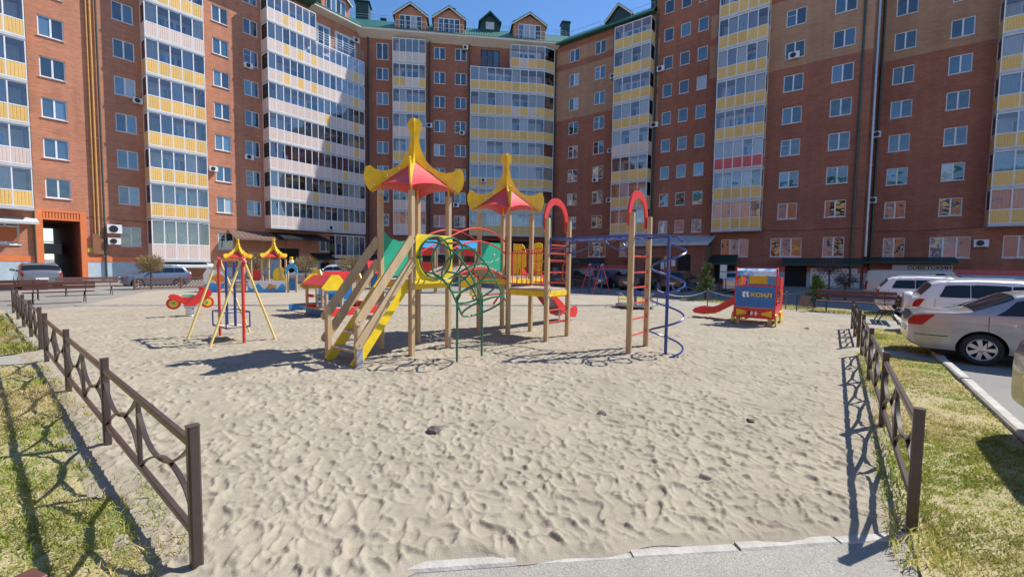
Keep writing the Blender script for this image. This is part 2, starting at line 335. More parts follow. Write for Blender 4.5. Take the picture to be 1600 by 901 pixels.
fx = np.clip((XX - X0)/CS, 0, NX-2); fy = np.clip((YY - Y0)/CS, 0, NY-2); ix = fx.astype(int); iy = fy.astype(int); fx = fx-ix; fy = fy-iy
HH = (hm[iy,ix]*(1-fx)+hm[iy,ix+1]*fx)*(1-fy) + (hm[iy+1,ix]*(1-fx)+hm[iy+1,ix+1]*fx)*fy
edge = np.minimum(np.minimum((XX-xl[:,None])*.5, (xr[:,None]-XX)*.6), np.minimum((yp-2.395)*2.2, (16.98-yp))[:,None]); edge = np.clip(edge/.3, 0, 1)
ZZ = np.maximum(-.008 + .033*np.clip(edge*1.6,0,1) + HH*edge*.78, -.009)
def grid_mesh(name, X, Y, Z, m):
    nr, nc = X.shape; co = np.stack([X, Y, Z], -1).reshape(-1, 3).astype(np.float32)
    i = np.arange(nr*nc).reshape(nr, nc); q = np.stack([i[:-1,:-1], i[:-1,1:], i[1:,1:], i[1:,:-1]], -1).reshape(-1, 4)
    me = bpy.data.meshes.new(name); me.vertices.add(len(co)); me.vertices.foreach_set('co', co.ravel())
    me.loops.add(q.size); me.loops.foreach_set('vertex_index', q.ravel().astype(np.int32))
    me.polygons.add(len(q)); me.polygons.foreach_set('loop_start', (np.arange(len(q))*4).astype(np.int32))
    me.polygons.foreach_set('use_smooth', np.ones(len(q), bool)); me.update(calc_edges=True); me.materials.append(MAT[m]); return me
struct(ob('sand', grid_mesh('sand', XX, YY, ZZ, 'sand')))

# kerbs: each stone a piece
def kerb(name, a, b, n, w=.1, h=.03, z0=-.1, m='kerb_white', skip=(), gap=.012, parent=None):
    root = struct(ob(name, None)); a, b = Vector((*a,0)), Vector((*b,0)); L = (b-a).length/n; d = (b-a).normalized(); rz = math.atan2(d.y, d.x)
    me = MB().beam((gap,0,(z0+h)/2), (L-gap,0,(z0+h)/2), w, h - z0).mesh('kerb_stone', m)
    for i in range(n):
        if i in skip: continue
        o = ob('kerb_stone', me, root, tuple(a + d*L*i + Vector((0,0,random.uniform(-.012,.004)))), rz + random.uniform(-.012,.012))
    return root
kerb('front_kerb', (-1.95,2.155), (2.72,2.68), 7, .085, .001)
kerb('rear_kerb', (-15.4,BK(-15.4)), (5.6,BK(5.6)), 14, .1, .07, m='concrete')
kerb('parking_kerb', W(2.2,1.56)[:2], W(23.2,1.5)[:2], 21, .13, .07)

# grass: soil sheet and blades
def soil(name, quad, nu, nv, amp):
    (a, b, c, d) = [np.array(W(*k)[:2]) for k in quad]; u = np.linspace(0,1,nu)[None,:,None]; v = np.linspace(0,1,nv)[:,None,None]
    P = (a*(1-u)+b*u)*(1-v) + (d*(1-u)+c*u)*v
    Z = amp*(rng.random(P.shape[:2]))*(1) + .004
    return struct(ob(name, grid_mesh(name, P[...,0], P[...,1], Z, 'soil')))
PN = rng.random((64,64))
def patchy(p, q, s): 
    a = p*s; b_ = q*s; i = np.floor(a).astype(int); j = np.floor(b_).astype(int); f = a-i; g = b_-j; f = f*f*(3-2*f); g = g*g*(3-2*g)
    t = lambda ii, jj: PN[ii%64, jj%64]
    return (t(i,j)*(1-f)+t(i+1,j)*f)*(1-g) + (t(i,j+1)*(1-f)+t(i+1,j+1)*f)*g
def grass(name, label, regs, hgt):
    V = []; F = []; M = []; nv = 0
    for (p0,p1,q0,q1,n,hm_) in regs:
        p = rng.uniform(p0,p1,n); q = rng.uniform(q0,q1,n); dn = .5*patchy(p,q,1.1)+.3*patchy(p+9,q+4,2.7)+.2*patchy(p,q+31,7)
        keep = rng.random(n) < np.clip((dn-.24)*3.2, .1, 1); p, q, dn = p[keep], q[keep], dn[keep]; n = len(p)
        x = p*SIN(GA)+q*COS(GA); y = p*COS(GA)-q*SIN(GA)
        a = rng.uniform(0, 2*PI, n); h = hgt*hm_*rng.uniform(.4,1.25,n)*(.55+.9*dn); w = rng.uniform(.0022,.0042,n)*(1+.08*np.hypot(x,y)); ln = rng.uniform(.3,1.3,n)*h
        ca, sa = np.cos(a), np.sin(a); b_ = rng.uniform(0,2*PI,n); cb, sb = np.cos(b_), np.sin(b_); z0 = np.zeros(n)
        v = np.stack([np.stack([x-ca*w,y-sa*w,z0],-1), np.stack([x+ca*w,y+sa*w,z0],-1), np.stack([x+ca*w*.8+cb*ln*.35,y+sa*w*.8+sb*ln*.35,h*.6],-1), np.stack([x-ca*w*.8+cb*ln*.35,y-sa*w*.8+sb*ln*.35,h*.6],-1), np.stack([x+cb*ln,y+sb*ln,h],-1)],1)
        base = nv + np.arange(n)*5; V.append(v.reshape(-1,3)); nv += 5*n
        F.append(np.stack([base,base+1,base+2],-1)); F.append(np.stack([base,base+2,base+3],-1)); F.append(np.stack([base+3,base+2,base+4],-1))
        gsel = patchy(p+17,q+3,1.6)*.6 + rng.random(n)*.5; mi = np.where(gsel > .66, 0, np.where(gsel > .45, 1, 2)); M += [mi,mi,mi]
    V = np.concatenate(V).astype(np.float32); F = np.concatenate(F).astype(np.int32); M = np.concatenate(M).astype(np.int32)
    me = bpy.data.meshes.new(name); me.vertices.add(len(V)); me.vertices.foreach_set('co', V.ravel()); me.loops.add(F.size); me.loops.foreach_set('vertex_index', F.ravel())
    me.polygons.add(len(F)); me.polygons.foreach_set('loop_start', (np.arange(len(F))*3).astype(np.int32))
    for k in ('grass_green','grass_olive','grass_dry'): me.materials.append(MAT[k])
    me.polygons.foreach_set('material_index', M); me.update(calc_edges=True)
    tag(ob(name, me), label, 'grass', kind='stuff')
soil('soil', [(-3.2,-2.35),(.5,-2.35),(.6,-10.2),(-3.2,-10.2)], 60, 90, .02)
soil('soil', [(-3.2,-11.4),(.8,-11.4),(.95,-21),(-3.2,-21)], 40, 60, .02)
soil('soil', [(2.95,.42),(2.95,1.47),(10.85,1.44),(10.85,.42)], 20, 110, .02)
soil('soil', [(11.75,.4),(11.75,1.44),(15.6,1.43),(15.6,.34)], 16, 60, .02)
grass('grass', 'patchy green and straw coloured grass left of the near fence', [(-3.0,.62,-6.2,-2.5,70000,1.15),(-3.0,.68,-10.2,-6.2,36000,1.2),(-.1,.85,-10.2,-2.9,9000,1.7)], .036)
grass('grass', 'tufts of grass beyond the concrete crossing path on the left', [(-2.6,.85,-19,-11.4,20000,2.0),(.2,.9,-18,-11.4,3000,2.5)], .045)
grass('grass', 'patchy grass strip between right fence and parked cars', [(3.0,6.5,.5,1.47,38000,1.0),(6.5,10.85,.5,1.45,20000,1.1),(3.2,10.8,.3,.6,5000,2.2)], .03)
grass('grass', 'short grass strip behind the crossing path beside the silver sedan', [(11.75,15.6,.35,1.44,12000,1.3)], .034)
# verge behind the path and along the rear kerb
sheet('verge', [(-15.0,BK(-15)+.1),(5.4,BK(5.4)+.1),(5.4,BK(5.4)+.55),(-14.6,BK(-14.6)+.5)], -.008, 'soil')
sheet('verge', [(8.4,21.3),(12.75,17.7)]+wp((18.7,1.45),(20.9,1.45))+[(13.4,19.6),(9.3,22.6)], -.006, 'soil')
def far_grass(name, label, quad, n, h):
    a,b_,c,d = [np.array(k) for k in quad]; u = rng.random((n,1)); v = rng.random((n,1)); P = (a*(1-u)+b_*u)*(1-v)+(d*(1-u)+c*u)*v
    V = []; F = []; M = []
    for i in range(n):
        x, y = P[i]; t = random.uniform(0,2*PI); w = .012; hh = h*random.uniform(.4,1.3); k = len(V)
        V += [(x-w*COS(t),y-w*SIN(t),-.005),(x+w*COS(t),y+w*SIN(t),-.005),(x+random.uniform(-.04,.04),y+random.uniform(-.04,.04),hh)]; F.append((k,k+1,k+2)); M.append(random.choice((0,1,1,2,2)))
    me = bpy.data.meshes.new(name); me.from_pydata(V,[],F)
    for kk in ('grass_green','grass_olive','grass_dry'): me.materials.append(MAT[kk])
    me.polygons.foreach_set('material_index', M); tag(ob(name, me), label, 'grass', kind='stuff')
far_grass('grass', 'thin dry grass along the rear kerb of the sand', [(-15,BK(-15)+.1),(5.4,BK(5.4)+.1),(5.4,BK(5.4)+.55),(-14.6,BK(-14.6)+.5)], 7000, .05)
far_grass('grass', 'sunlit grass verge behind the bench and the small pines', [(8.4,21.3),W(19,1.4)[:2],W(20.9,1.4)[:2],(9.3,22.6)], 7000, .06)

# stones and scraps in the sand
def rock(loc, r, label):
    bm = bmesh.new(); bmesh.ops.create_icosphere(bm, subdivisions=2, radius=r)
    for v in bm.verts: v.co *= random.uniform(.72,1.2); v.co.z *= .6
    me = bpy.data.meshes.new('stone'); bm.to_mesh(me); bm.free(); me.materials.append(MAT['stone'])
    tag(ob('stone', me, None, loc), label, 'stone')
rock((-.76,4.19,.03), .065, 'dark rounded stone lying in the middle of the near sand')
rock((1.02,4.73,.02), .06, 'flat dark clod of earth in the sand')
rock((2.61,4.59,.015), .055, 'dark flat scrap in the sand near the right fence')
rock((7.98,11.55,.02), .07, 'small dark lump in the sand beside the play truck')

# ------------------------------------------------------------------ apartment building
ZK = lambda k: 5.02 + 2.76*k                       # floor levels
CACHE = {}
def cached(key, fn):
    if key not in CACHE: CACHE[key] = fn()
    return CACHE[key]
def wall(parent, x0, x1, z0, z1, holes, m, name='wall', zone=None, dep=.2, y=0.0, extra=()):
    """brick sheet with real openings and reveals; zone(x,z) picks the brick colour"""
    xs = sorted({x0, x1, *[h[0] for h in holes], *[h[1] for h in holes], *[e for a, e in extra if a == 'x']})
    zs = sorted({z0, z1, *[h[2] for h in holes], *[h[3] for h in holes], *[e for a, e in extra if a == 'z']})
    xs = [v for v in xs if x0 <= v <= x1]; zs = [v for v in zs if z0 <= v <= z1]
    mb = MB()
    for i in range(len(xs)-1):
        for j in range(len(zs)-1):
            cx, cz = (xs[i]+xs[i+1])/2, (zs[j]+zs[j+1])/2
            if any(h[0] < cx < h[1] and h[2] < cz < h[3] for h in holes): continue
            mb.add([(xs[i],y,zs[j]),(xs[i+1],y,zs[j]),(xs[i+1],y,zs[j+1]),(xs[i],y,zs[j+1])], [(0,1,2,3)], zone(cx,cz) if zone else 0)
    for a, b, c, d in holes:
        k = zone((a+b)/2, d+.05) if zone else 0
        mb.add([(a,y,c),(b,y,c),(b,y,d),(a,y,d),(a,y+dep,c),(b,y+dep,c),(b,y+dep,d),(a,y+dep,d)], [(0,4,5,1),(1,5,6,2),(2,6,7,3),(3,7,4,0),(4,7,6,5)], k)
    return mb.build(name, m, parent, fix=False)
def win_frame(w, h, n, bar):
    mb = MB(); t = .065; y0, y1 = .07, .13
    mb.box((0,y0,0),(w,y1,t)); mb.box((0,y0,h-t),(w,y1,h)); mb.box((0,y0,t),(t,y1,h-t)); mb.box((w-t,y0,t),(w,y1,h-t))
    for i in range(1, n): mb.box((w*i/n-t*.75,y0-.006,t),(w*i/n+t*.75,y1,h-t))
    if bar: mb.box((t,y0+.005,h*.62),(w/n,y1,h*.62+.035))
    return mb.mesh('window', 'white_frame')
def window(parent, x, z, w, h, n=2, y=0.0):
    bar = random.random() < .12 and n == 2
    o = ob('window', cached(('wf',round(w,2),round(h,2),n,bar), lambda: win_frame(w,h,n,bar)), parent, (x,y,z))
    pw = w/n
    for i in range(n):
        me = cached(('wp',round(pw,2),round(h,2)), lambda: MB().box((.05,.098,.05),(pw-.05,.112,h-.05)).mesh('pane','pane'))
        ob('pane', me, o, (i*pw,0,0))
    ob('sill', cached(('ws',round(w,2)), lambda: MB().add([(-.05,-.07,-.03),(w+.05,-.07,-.03),(w+.05,.08,.01),(-.05,.08,.01),(-.05,-.07,-.055),(w+.05,-.07,-.055),(w+.05,.08,-.055),(-.05,.08,-.055)],[(0,1,2,3),(4,7,6,5),(0,4,5,1),(1,5,6,2),(2,6,7,3),(3,7,4,0)]).mesh('sill','white_frame')), o)
    return o
def panel_mesh(w, h, m):
    mb = MB(); n = max(2, round(w/.15)); s = w/n
    for i in range(n):                             # ribbed sheet
        a = -w/2 + i*s
        mb.add([(a,-.012,0),(a+s*.12,-.03,0),(a+s*.88,-.03,0),(a+s,-.012,0),(a,-.012,h),(a+s*.12,-.03,h),(a+s*.88,-.03,h),(a+s,-.012,h)],[(0,1,5,4),(1,2,6,5),(2,3,7,6)])
    mb.box((-w/2,-.012,0),(w/2,.02,h))
    return mb.mesh('panel', m, fix=False)
def curtain_mesh(w, h, m):
    mb = MB(); n = 14
    vs = [(-w/2+w*i/n, .02*SIN(i*2.1), zz) for zz in (0,h) for i in range(n+1)]
    mb.add(vs, [(i,i+1,n+2+i,n+1+i) for i in range(n)]); return mb.mesh('curtain', m, fix=False)
def balcony(parent, poly, z, bays, cols, h=2.76, door=None, ph=.98, curt=.22, winey=False, glass=True):
    """glazed balcony on plan polyline (starts and ends at the wall)"""
    fr = MB(); t = .028
    slab = [(x*1.0, y) for x, y in poly]
    o = ob('balcony', None, parent)
    for i in range(len(poly)-1):
        a = Vector((*poly[i],0)); b = Vector((*poly[i+1],0)); d = (b-a); L = d.length; d.normalize(); nb = bays[i]; bw = L/nb; rz = math.atan2(d.y, d.x)
        for zz, hh in ((z+.07,.07),(z+.10+ph,.075),(z+h-.2,.09)):
            fr.beam(a+Vector((0,0,zz)), b+Vector((0,0,zz)), .07, hh)
        for j in range(nb+1):
            if j == nb and i < len(poly)-2: continue
            c = a + d*bw*j; fr.beam(c+Vector((0,0,z+.02)), c+Vector((0,0,z+h-.17)), .06, .075, up=(d.x,d.y,0))
        for j in range(nb):
            c = a + d*bw*(j+.5); cm = cols[(j if nb > 1 else 0) % len(cols)]
            me = cached(('pan',round(bw,2),round(ph,2),cm), lambda: panel_mesh(bw-.06, ph-.04, cm))
            ob('panel', me, o, (c.x,c.y,z+.11), rz)
            gh = h - .1 - ph - .31
            if not glass: continue
            me = cached(('gl',round(bw,2),round(gh,2)), lambda: MB().box((-bw/2+.03,-.006,0),(bw/2-.03,.006,gh)).mesh('pane','balcony_glass'))
            ob('pane', me, o, (c.x,c.y,z+.145+ph), rz + random.uniform(-.006,.006))
            if random.random() < curt or winey:
                cc = 'curtain_wine' if winey else random.choice(('curtain','curtain','curtain_blue')); me = cached(('cu',round(bw,2),round(gh,2),cc), lambda: curtain_mesh(bw-.08, gh, cc))
                ob('curtain', me, o, (c.x - .12*d.y*-1*0 + (-d.y)*.1, c.y + d.x*.1, z+.145+ph), rz)
    n = len(slab); out = []
    for i, (x, y) in enumerate(slab):
        out.append((x + (-.05 if i < n/2 and slab[0][0] <= slab[-1][0] else .05), y - (.07 if 0 < i < n-1 else 0)))
    sb = MB(); sb.prism(out, .17, lambda u, v, w: (u, v, z-.15+w)); sb.build('slab', 'grey_trim', o)
    fr.build('glazing_bars', 'white_frame', o)
    if door:
        x0, x1 = door; mb = MB()
        mb.box((x0,-.03,z+.05),(x1,.03,z+h-.3), 0)
        mb.build('balcony_wall', 'balcony_inside', o)
        xm = x0 + (x1-x0)*.2; w = (x1-x0)*.6
        f = MB(); f.box((xm,-.075,z+.85),(xm+w*.33,-.031,z+2.2)); f.box((xm+w*.33,-.08,z+.06),(xm+w*.62,-.031,z+2.2)); f.box((xm+w*.62,-.075,z+.85),(xm+w,-.031,z+2.2)); f.build('balcony_door', 'white_frame', o)
        g = MB(); g.box((xm+.07,-.09,z+.93),(xm+w*.3,-.082,z+2.12)); g.box((xm+w*.37,-.095,z+.9),(xm+w*.58,-.087,z+2.12)); g.box((xm+w*.66,-.09,z+.93),(xm+w-.07,-.082,z+2.12)); g.build('door_glass', 'pane', o)
    return o
def ac(root, x, z, label, y=-.36, w=.74, h=.5, big=False):
    """outdoor unit: its own thing standing off the wall of root"""
    loc = root.matrix_basis @ Vector((x, y, z)) if False else (Matrix.Translation(root.location) @ Matrix.Rotation(root.rotation_euler.z, 4, 'Z')) @ Vector((x, y, z))
    t = thing('air_conditioner', label, 'air conditioner', tuple(loc), root.rotation_euler.z, 'outdoor air conditioner units on the facades')
    def parts():
        b = MB().box((0,0,0),(w,.26,h)).mesh('casing','white_frame')
        f = MB().lathe([(0,.0),(h*.36,.0),(h*.4,-.02),(h*.4,.012)], 18, mat=Matrix.Translation((w*.42,-.014,h*.5)) @ Matrix.Rotation(R(90),4,'X')).mesh('fan_grille','black_metal')
        k = MB(); k.box((.08,.02,-.05),(.12,.36,-.002)); k.box((w-.12,.02,-.05),(w-.08,.36,-.002)); return b, f, k.mesh('bracket','grey_trim')
    b, f, k = cached(('ac',w,h), parts)
    ob('casing', b, t); ob('fan_grille', f, t); ob('bracket', k, t)
def pipe(parent, name, x, y, z0, z1, r, m, joints=0):
    mb = MB().tube([(x,y,z0),(x,y,z1)], r, 10, 0)
    for i in range(joints): zz = z0 + (z1-z0)*(i+.5)/joints; mb.tube([(x,y,zz-.06),(x,y,zz+.06)], r*1.25, 10)
    o = mb.build(name, m, parent, smooth=True); return o
def canopy(parent, x0, x1, z, dep, drop, m, name='canopy', th=.05, ribs=0):
    mb = MB(); n = ribs or 1
    for i in range(n):
        a = x0 + (x1-x0)*i/n; b = x0 + (x1-x0)*(i+1)/n; k = .03 if ribs and i % 2 else 0
        mb.add([(a,-dep,z-drop+k),(b,-dep,z-drop+k),(b,-.01,z+k),(a,-.01,z+k),(a,-dep,z-drop-th),(b,-dep,z-drop-th),(b,-.01,z-th),(a,-.01,z-th)],[(0,1,2,3),(4,7,6,5),(0,4,5,1),(1,5,6,2),(2,6,7,3),(3,7,4,0)])
    mb.box((x0,-dep-.02,z-drop-.16),(x1,-dep,z-drop-.02))
    return mb.build(name, m, parent, fix=False)
def core(parent, x0, x1, z1, depth, y0=.26, m='brick_red', name='rear_wall'):
    return MB().box((x0,y0,-.03),(x1,depth,z1)).build(name, m, parent)
def rect_poly(x0, x1, d): return [(x0,0),(x0,-d),(x1,-d),(x1,0)]
Yc, Pc, Rc = 'panel_yellow', 'panel_pink', 'panel_red'

# ---- left wing, sunlit
LW = thing('apartment_building', 'sunlit orange brick apartment wing with archway on the left', 'building', (-32.7,30.4,0), R(52.5))
holes = []; wins = []
for k in range(0, 8):
    for x0, x1 in ((0,1.26),(3.84,5.1),(10.4,11.65),(12.86,14.1)):
        holes.append((x0,x1,ZK(k)+.88,ZK(k)+2.26)); wins.append((x0,ZK(k)+.88,x1-x0,1.38))
for x0, x1 in ((3.86,5.1),(10.42,11.66)): holes.append((x0,x1,2.65,4.15)); wins.append((x0,2.65,x1-x0,1.5))
holes.append((-2.6,-1.3,2.55,3.95)); wins.append((-2.6,2.55,1.3,1.4))
holes.append((-9,-7.6,2.55,3.95))
AR = (-.22, 1.64, -.03, 4.35)
MBW = [h for h in holes]
wl = wall(LW, -30, 25.3, -.03, 27.6, holes + [(-.22,1.64,-.03,4.35)], ['brick_red'], dep=.2)
for x, z, w, h in wins: window(LW, x, z, w, h)
# remove the closing face of the archway hole: rebuild as a dark passage
bm = bmesh.new(); bm.from_mesh(wl.data)
bmesh.ops.delete(bm, geom=[f for f in bm.faces if abs(f.normal.y) > .9 and abs(f.calc_center_median().y-.2) < .01 and f.calc_area() > 7], context='FACES'); bm.to_mesh(wl.data); bm.free()
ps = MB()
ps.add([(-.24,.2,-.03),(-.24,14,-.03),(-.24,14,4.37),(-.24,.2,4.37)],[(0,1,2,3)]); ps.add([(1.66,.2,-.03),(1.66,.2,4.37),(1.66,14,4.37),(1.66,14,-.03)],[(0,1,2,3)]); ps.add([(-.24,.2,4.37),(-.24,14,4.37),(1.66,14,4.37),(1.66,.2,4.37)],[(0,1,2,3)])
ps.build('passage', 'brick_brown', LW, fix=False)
MB().box((-30,.26,-.03),(-.3,14,27.5)).build('rear_wall', 'brick_red', LW); MB().box((1.72,.26,-.03),(25,14,27.5)).build('rear_wall', 'brick_red', LW); MB().box((-.3,.26,4.42),(1.72,14,27.5)).build('rear_wall', 'brick_red', LW)
g = MB(); g.box((-.2,9.0,2.0),(1.62,9.04,2.9)); g.box((-.2,8.96,3.0),(1.62,9.04,3.08)); g.build('passage_gate', 'galvanized', LW)
# orange surround of the archway with ribbed lintel
s = MB(); s.box((-.62,-.12,-.03),(-.22,.02,5.0)); s.box((1.64,-.12,-.03),(1.95,.02,5.0)); s.box((-.22,-.12,4.35),(1.64,.02,4.46)); s.box((-.22,-.12,4.9),(1.64,.02,5.0)); s.build('arch_surround', 'orange_paint', LW)
for i in range(12): ob('lintel_rib', cached('rib', lambda: MB().box((0,-.10,4.46),(.11,.02,4.9)).mesh('lintel_rib','orange_paint')), LW, (-.2+i*.153,0,0))
MB().box((-30,-.05,1.42),(-.62,.01,1.8)).build('plinth_band', 'orange_paint', LW); MB().box((1.95,-.05,1.42),(5.5,.01,1.8)).build('plinth_band', 'orange_paint', LW)
MB().box((-30,-.03,-.03),(-.62,.01,1.42)).build('plinth', 'blue_plinth', LW); MB().box((1.95,-.03,-.03),(5.5,.01,1.42)).build('plinth', 'blue_plinth', LW); MB().box((9.4,-.03,-.03),(14.2,.01,1.0)).build('plinth', 'blue_plinth', LW); MB().box((14.2,-.03,-.03),(20.2,.01,1.75)).build('plinth', 'blue_plinth', LW)
for k in range(0, 8):
    balcony(LW, rect_poly(5.52, 9.36, 1.2), ZK(k)-.02, (1,5,1), [Pc if k == 5 else Yc], door=(5.7,9.2), curt=.5 if k in (4,5,7) else .18)
balcony(LW, rect_poly(5.52, 9.36, 1.2), 1.62, (1,5,1), [Pc], h=3.35, door=(5.7,9.2), ph=1.15)
for k in range(0, 7):
    balcony(LW, rect_poly(-5.1, -.72, 1.2), ZK(k)-.02, (1,5,1), [Pc if k == 1 else Yc], door=(-4.9,-.9), curt=.3)
canopy(LW, -5.2, -.5, 4.4, 1.6, .35, 'grey_trim', 'awning')
MB().box((-2.35,-.02,2.75),(-1.42,.06,3.7)).build('poster', 'poster_orange', LW)
canopy(LW, 5.6, 9.7, 1.5, 1.5, .35, 'grey_trim', 'awning')
pipe(LW, 'downpipe', -.62, -.12, .1, 27.3, .055, 'pipe_green'); pipe(LW, 'gas_pipe', 2.42, -.1, 3.4, 27.3, .045, 'pipe_orange', 5); pipe(LW, 'gas_pipe', 2.62, -.1, 3.4, 27.3, .07, 'pipe_orange', 5)
pipe(LW, 'downpipe', 2.95, -.12, .1, 27.3, .06, 'pipe_green')
MB().box((2.25,-.16,2.0),(2.85,-.02,3.5)).build('gas_box', 'gas_box', LW)
MB().box((1.98,-.055,2.12),(2.24,-.01,2.42)).build('number_sign', 'poster_yellow', LW)
canopy(LW, 11.2, 15.7, 4.4, 1.6, .75, 'brown_metal', 'canopy', ribs=22); canopy(LW, 15.0, 19.7, 4.45, 2.4, .6, 'black_metal')
canopy(LW, 18.8, 22.4, 2.5, 1.3, .5, 'black_metal'); MB().box((19.9,-.04,-.02),(21.4,.02,1.5)).build('door', 'dark', LW)
MB().box((15.6,-.04,-.02),(17.6,.02,2.9)).build('door', 'dark', LW)
window(LW, 19.85, 2.7, 1.35, 1.45, 2, -.12)
MB().tube([(11.3,-1.55,3.62),(11.3,-1.55,0)], .03).tube([(15.6,-1.55,3.62),(15.6,-1.55,0)], .03).build('canopy_post', 'black_metal', LW)
# glazed gallery at the corner
FZ = lambda k: 4.86 + 2.72*k
random.seed(3)
for k in range(0, 8):
    x1 = 19.05 if k == 7 else 24.55
    nb = 7 if k == 7 else 15
    cols = [Pc]*nb
    for j in ((2,4) if k in (5,6,7) else (6,) if k == 1 else (8,13) if k in (3,4) else (11,)):
        if j < nb: cols[j] = Yc
    if k in (5,6): cols[6] = Yc; cols[13] = Yc
    balcony(LW, [(14.42,0),(14.42,-1.3),(x1,-1.3),(x1,-.3),(x1,0)], FZ(k), (1,nb,1,1), cols, h=2.72, door=(14.6,x1-.2), curt=.55, winey=(k == 2 or False))
balcony(LW, [(20.9,0),(20.9,-1.25),(24.5,-1.25),(24.5,0)], 1.45, (1,5,1), [Pc,Yc], h=3.2, door=(21.0,24.4), ph=.78)
rl = MB()
for zz in (.25,.5,.75,1.0): rl.tube([(19.1,-1.26,FZ(7)+zz),(24.5,-1.26,FZ(7)+zz),(24.5,-.1,FZ(7)+zz)], .02, 6)
for i in range(7): rl.tube([(19.1+.9*i,-1.26,FZ(7)),(19.1+.9*i,-1.26,FZ(7)+1)], .02, 6)
rl.build('terrace_railing', 'galvanized', LW)
for a, w in ((19.9,1.3),(22.0,2.2)):
    MB().box((a-.15,-.05,FZ(7)+.05),(a+w+.15,-.012,FZ(7)+2.5)).build('door_surround', 'cream', LW); window(LW, a, FZ(7)+.2, w, 2.1, 2 if w < 2 else 3, -.18)
# eave and roof of the left wing
e = MB(); e.add([(19.0,-.9,27.55),(25.2,-.9,27.55),(25.2,.1,27.3),(19.0,.1,27.3),(19.0,-.9,27.75),(25.2,-.9,27.75)],[(0,1,2,3),(0,4,5,1)]); e.build('eave', 'cream', LW, fix=False)
rf = MB(); rf.add([(-30,-1.5,27.62),(19.1,-1.5,27.62),(19.1,2.6,30.4),(-30,2.6,30.4)],[(0,1,2,3)]); rf.add([(19.1,-.95,27.76),(25.2,-.95,27.76),(25.2,2.6,30.4),(19.1,2.6,30.4)],[(0,1,2,3)]); rf.add([(-30,2.6,30.4),(25.2,2.6,30.4),(25.2,14,30.5),(-30,14,30.5)],[(0,1,2,3)]); rf.add([(-30,-1.5,27.5),(19.1,-1.5,27.5),(19.1,.2,27.5),(-30,.2,27.5),],[(0,3,2,1)]); rf.add([(19.1,-1.5,27.5),(19.1,-1.5,27.62),(19.1,2.6,30.4),(19.1,2.6,27.5)],[(0,1,2,3)])
rf.build('roof', 'roof_tile', LW, fix=False)
def dormer(parent, x0, x1, zb, zw, zp, y0=-.35, depth=4, wood='brick_red', panes=4, rail=True, trim='cream'):
    xm = (x0+x1)/2; d = ob('dormer', None, parent)
    mb = MB(); mb.prism([(x0,zb),(x1,zb),(x1,zw),(xm,zp-.25),(x0,zw)], depth, lambda u, v, w: (u, y0+w, v)); mb.build('dormer_wall', wood, d)
    r = MB()
    for s, xa, xb in ((1,x0-.22,xm),(-1,x1+.22,xm)):
        za = zw - .16
        r.add([(xa,y0-.35,za),(xb,y0-.35,zp),(xb,y0+depth,zp),(xa,y0+depth,za),(xa,y0-.35,za+.09),(xb,y0-.35,zp+.09),(xb,y0+depth,zp+.09),(xa,y0+depth,za+.09)],[(0,1,2,3),(4,7,6,5),(0,4,5,1),(1,5,6,2),(2,6,7,3),(3,7,4,0)])
    r.build('dormer_roof', 'roof_tile', d)
    t = MB(); t.beam((x0-.2,y0-.3,zw-.24),(xm,y0-.3,zp-.09), .08, .16); t.beam((x1+.2,y0-.3,zw-.24),(xm,y0-.3,zp-.09), .08, .16); t.build('verge_board', trim, d)
    if panes:
        w = (x1-x0)*.7; a = xm-w/2
        f = MB(); f.box((a,y0-.05,zb+.1),(a+w,y0-.004,zw-.05)); f.build('dormer_window', 'white_frame', d)
        for i in range(panes): MB().box((a+w*i/panes+.06,y0-.07,zb+.2),(a+w*(i+1)/panes-.06,y0-.052,zw-.15)).build('pane', 'pane', d)
    if rail:
        q = MB()
        for zz in (zb+.5, zb+1.0): q.tube([(x0+.1,y0-.05,zz),(x0+.1,y0-.6,zz),(x1-.1,y0-.6,zz),(x1-.1,y0-.05,zz)], .022, 6)
        for i in range(9): xx = x0+.1+(x1-x0-.2)*i/8; q.tube([(xx,y0-.6,zb),(xx,y0-.6,zb+1)], .014, 5)
        q.box((x0,y0-.65,zb-.1),(x1,y0,zb)); q.build('dormer_railing', 'white_frame', d)
    return d
dormer(LW, 20.2, 23.4, 27.9, 29.6, 30.9, y0=-.4, rail=False)
ac(LW, 3.05, 3.6, 'large white outdoor unit, upper of the pair beside the archway', w=.86, h=.66); ac(LW, 3.07, 2.75, 'white outdoor unit, lower of the pair beside the archway', h=.5)
ac(LW, 4.85, 13.75, 'white outdoor unit below a window left of the yellow balconies', w=.6, h=.42); ac(LW, 9.8, 9.42, 'white outdoor unit between yellow balconies and second window column', w=.66, h=.42); ac(LW, 12.8, 19.3, 'white outdoor unit under a high window beside the glazed gallery', w=.7, h=.44)
ac(LW, 12.7, 11.0, 'white outdoor unit under a middle window beside the glazed gallery', w=.7, h=.44)
ac(LW, 19.9, 4.95, 'white outdoor unit under the lowest gallery floor', y=-1.7, w=.7, h=.44)
ac(LW, 23.9, 26.0, 'white outdoor unit at the terrace under the eave', y=-.4, w=.7, h=.5)

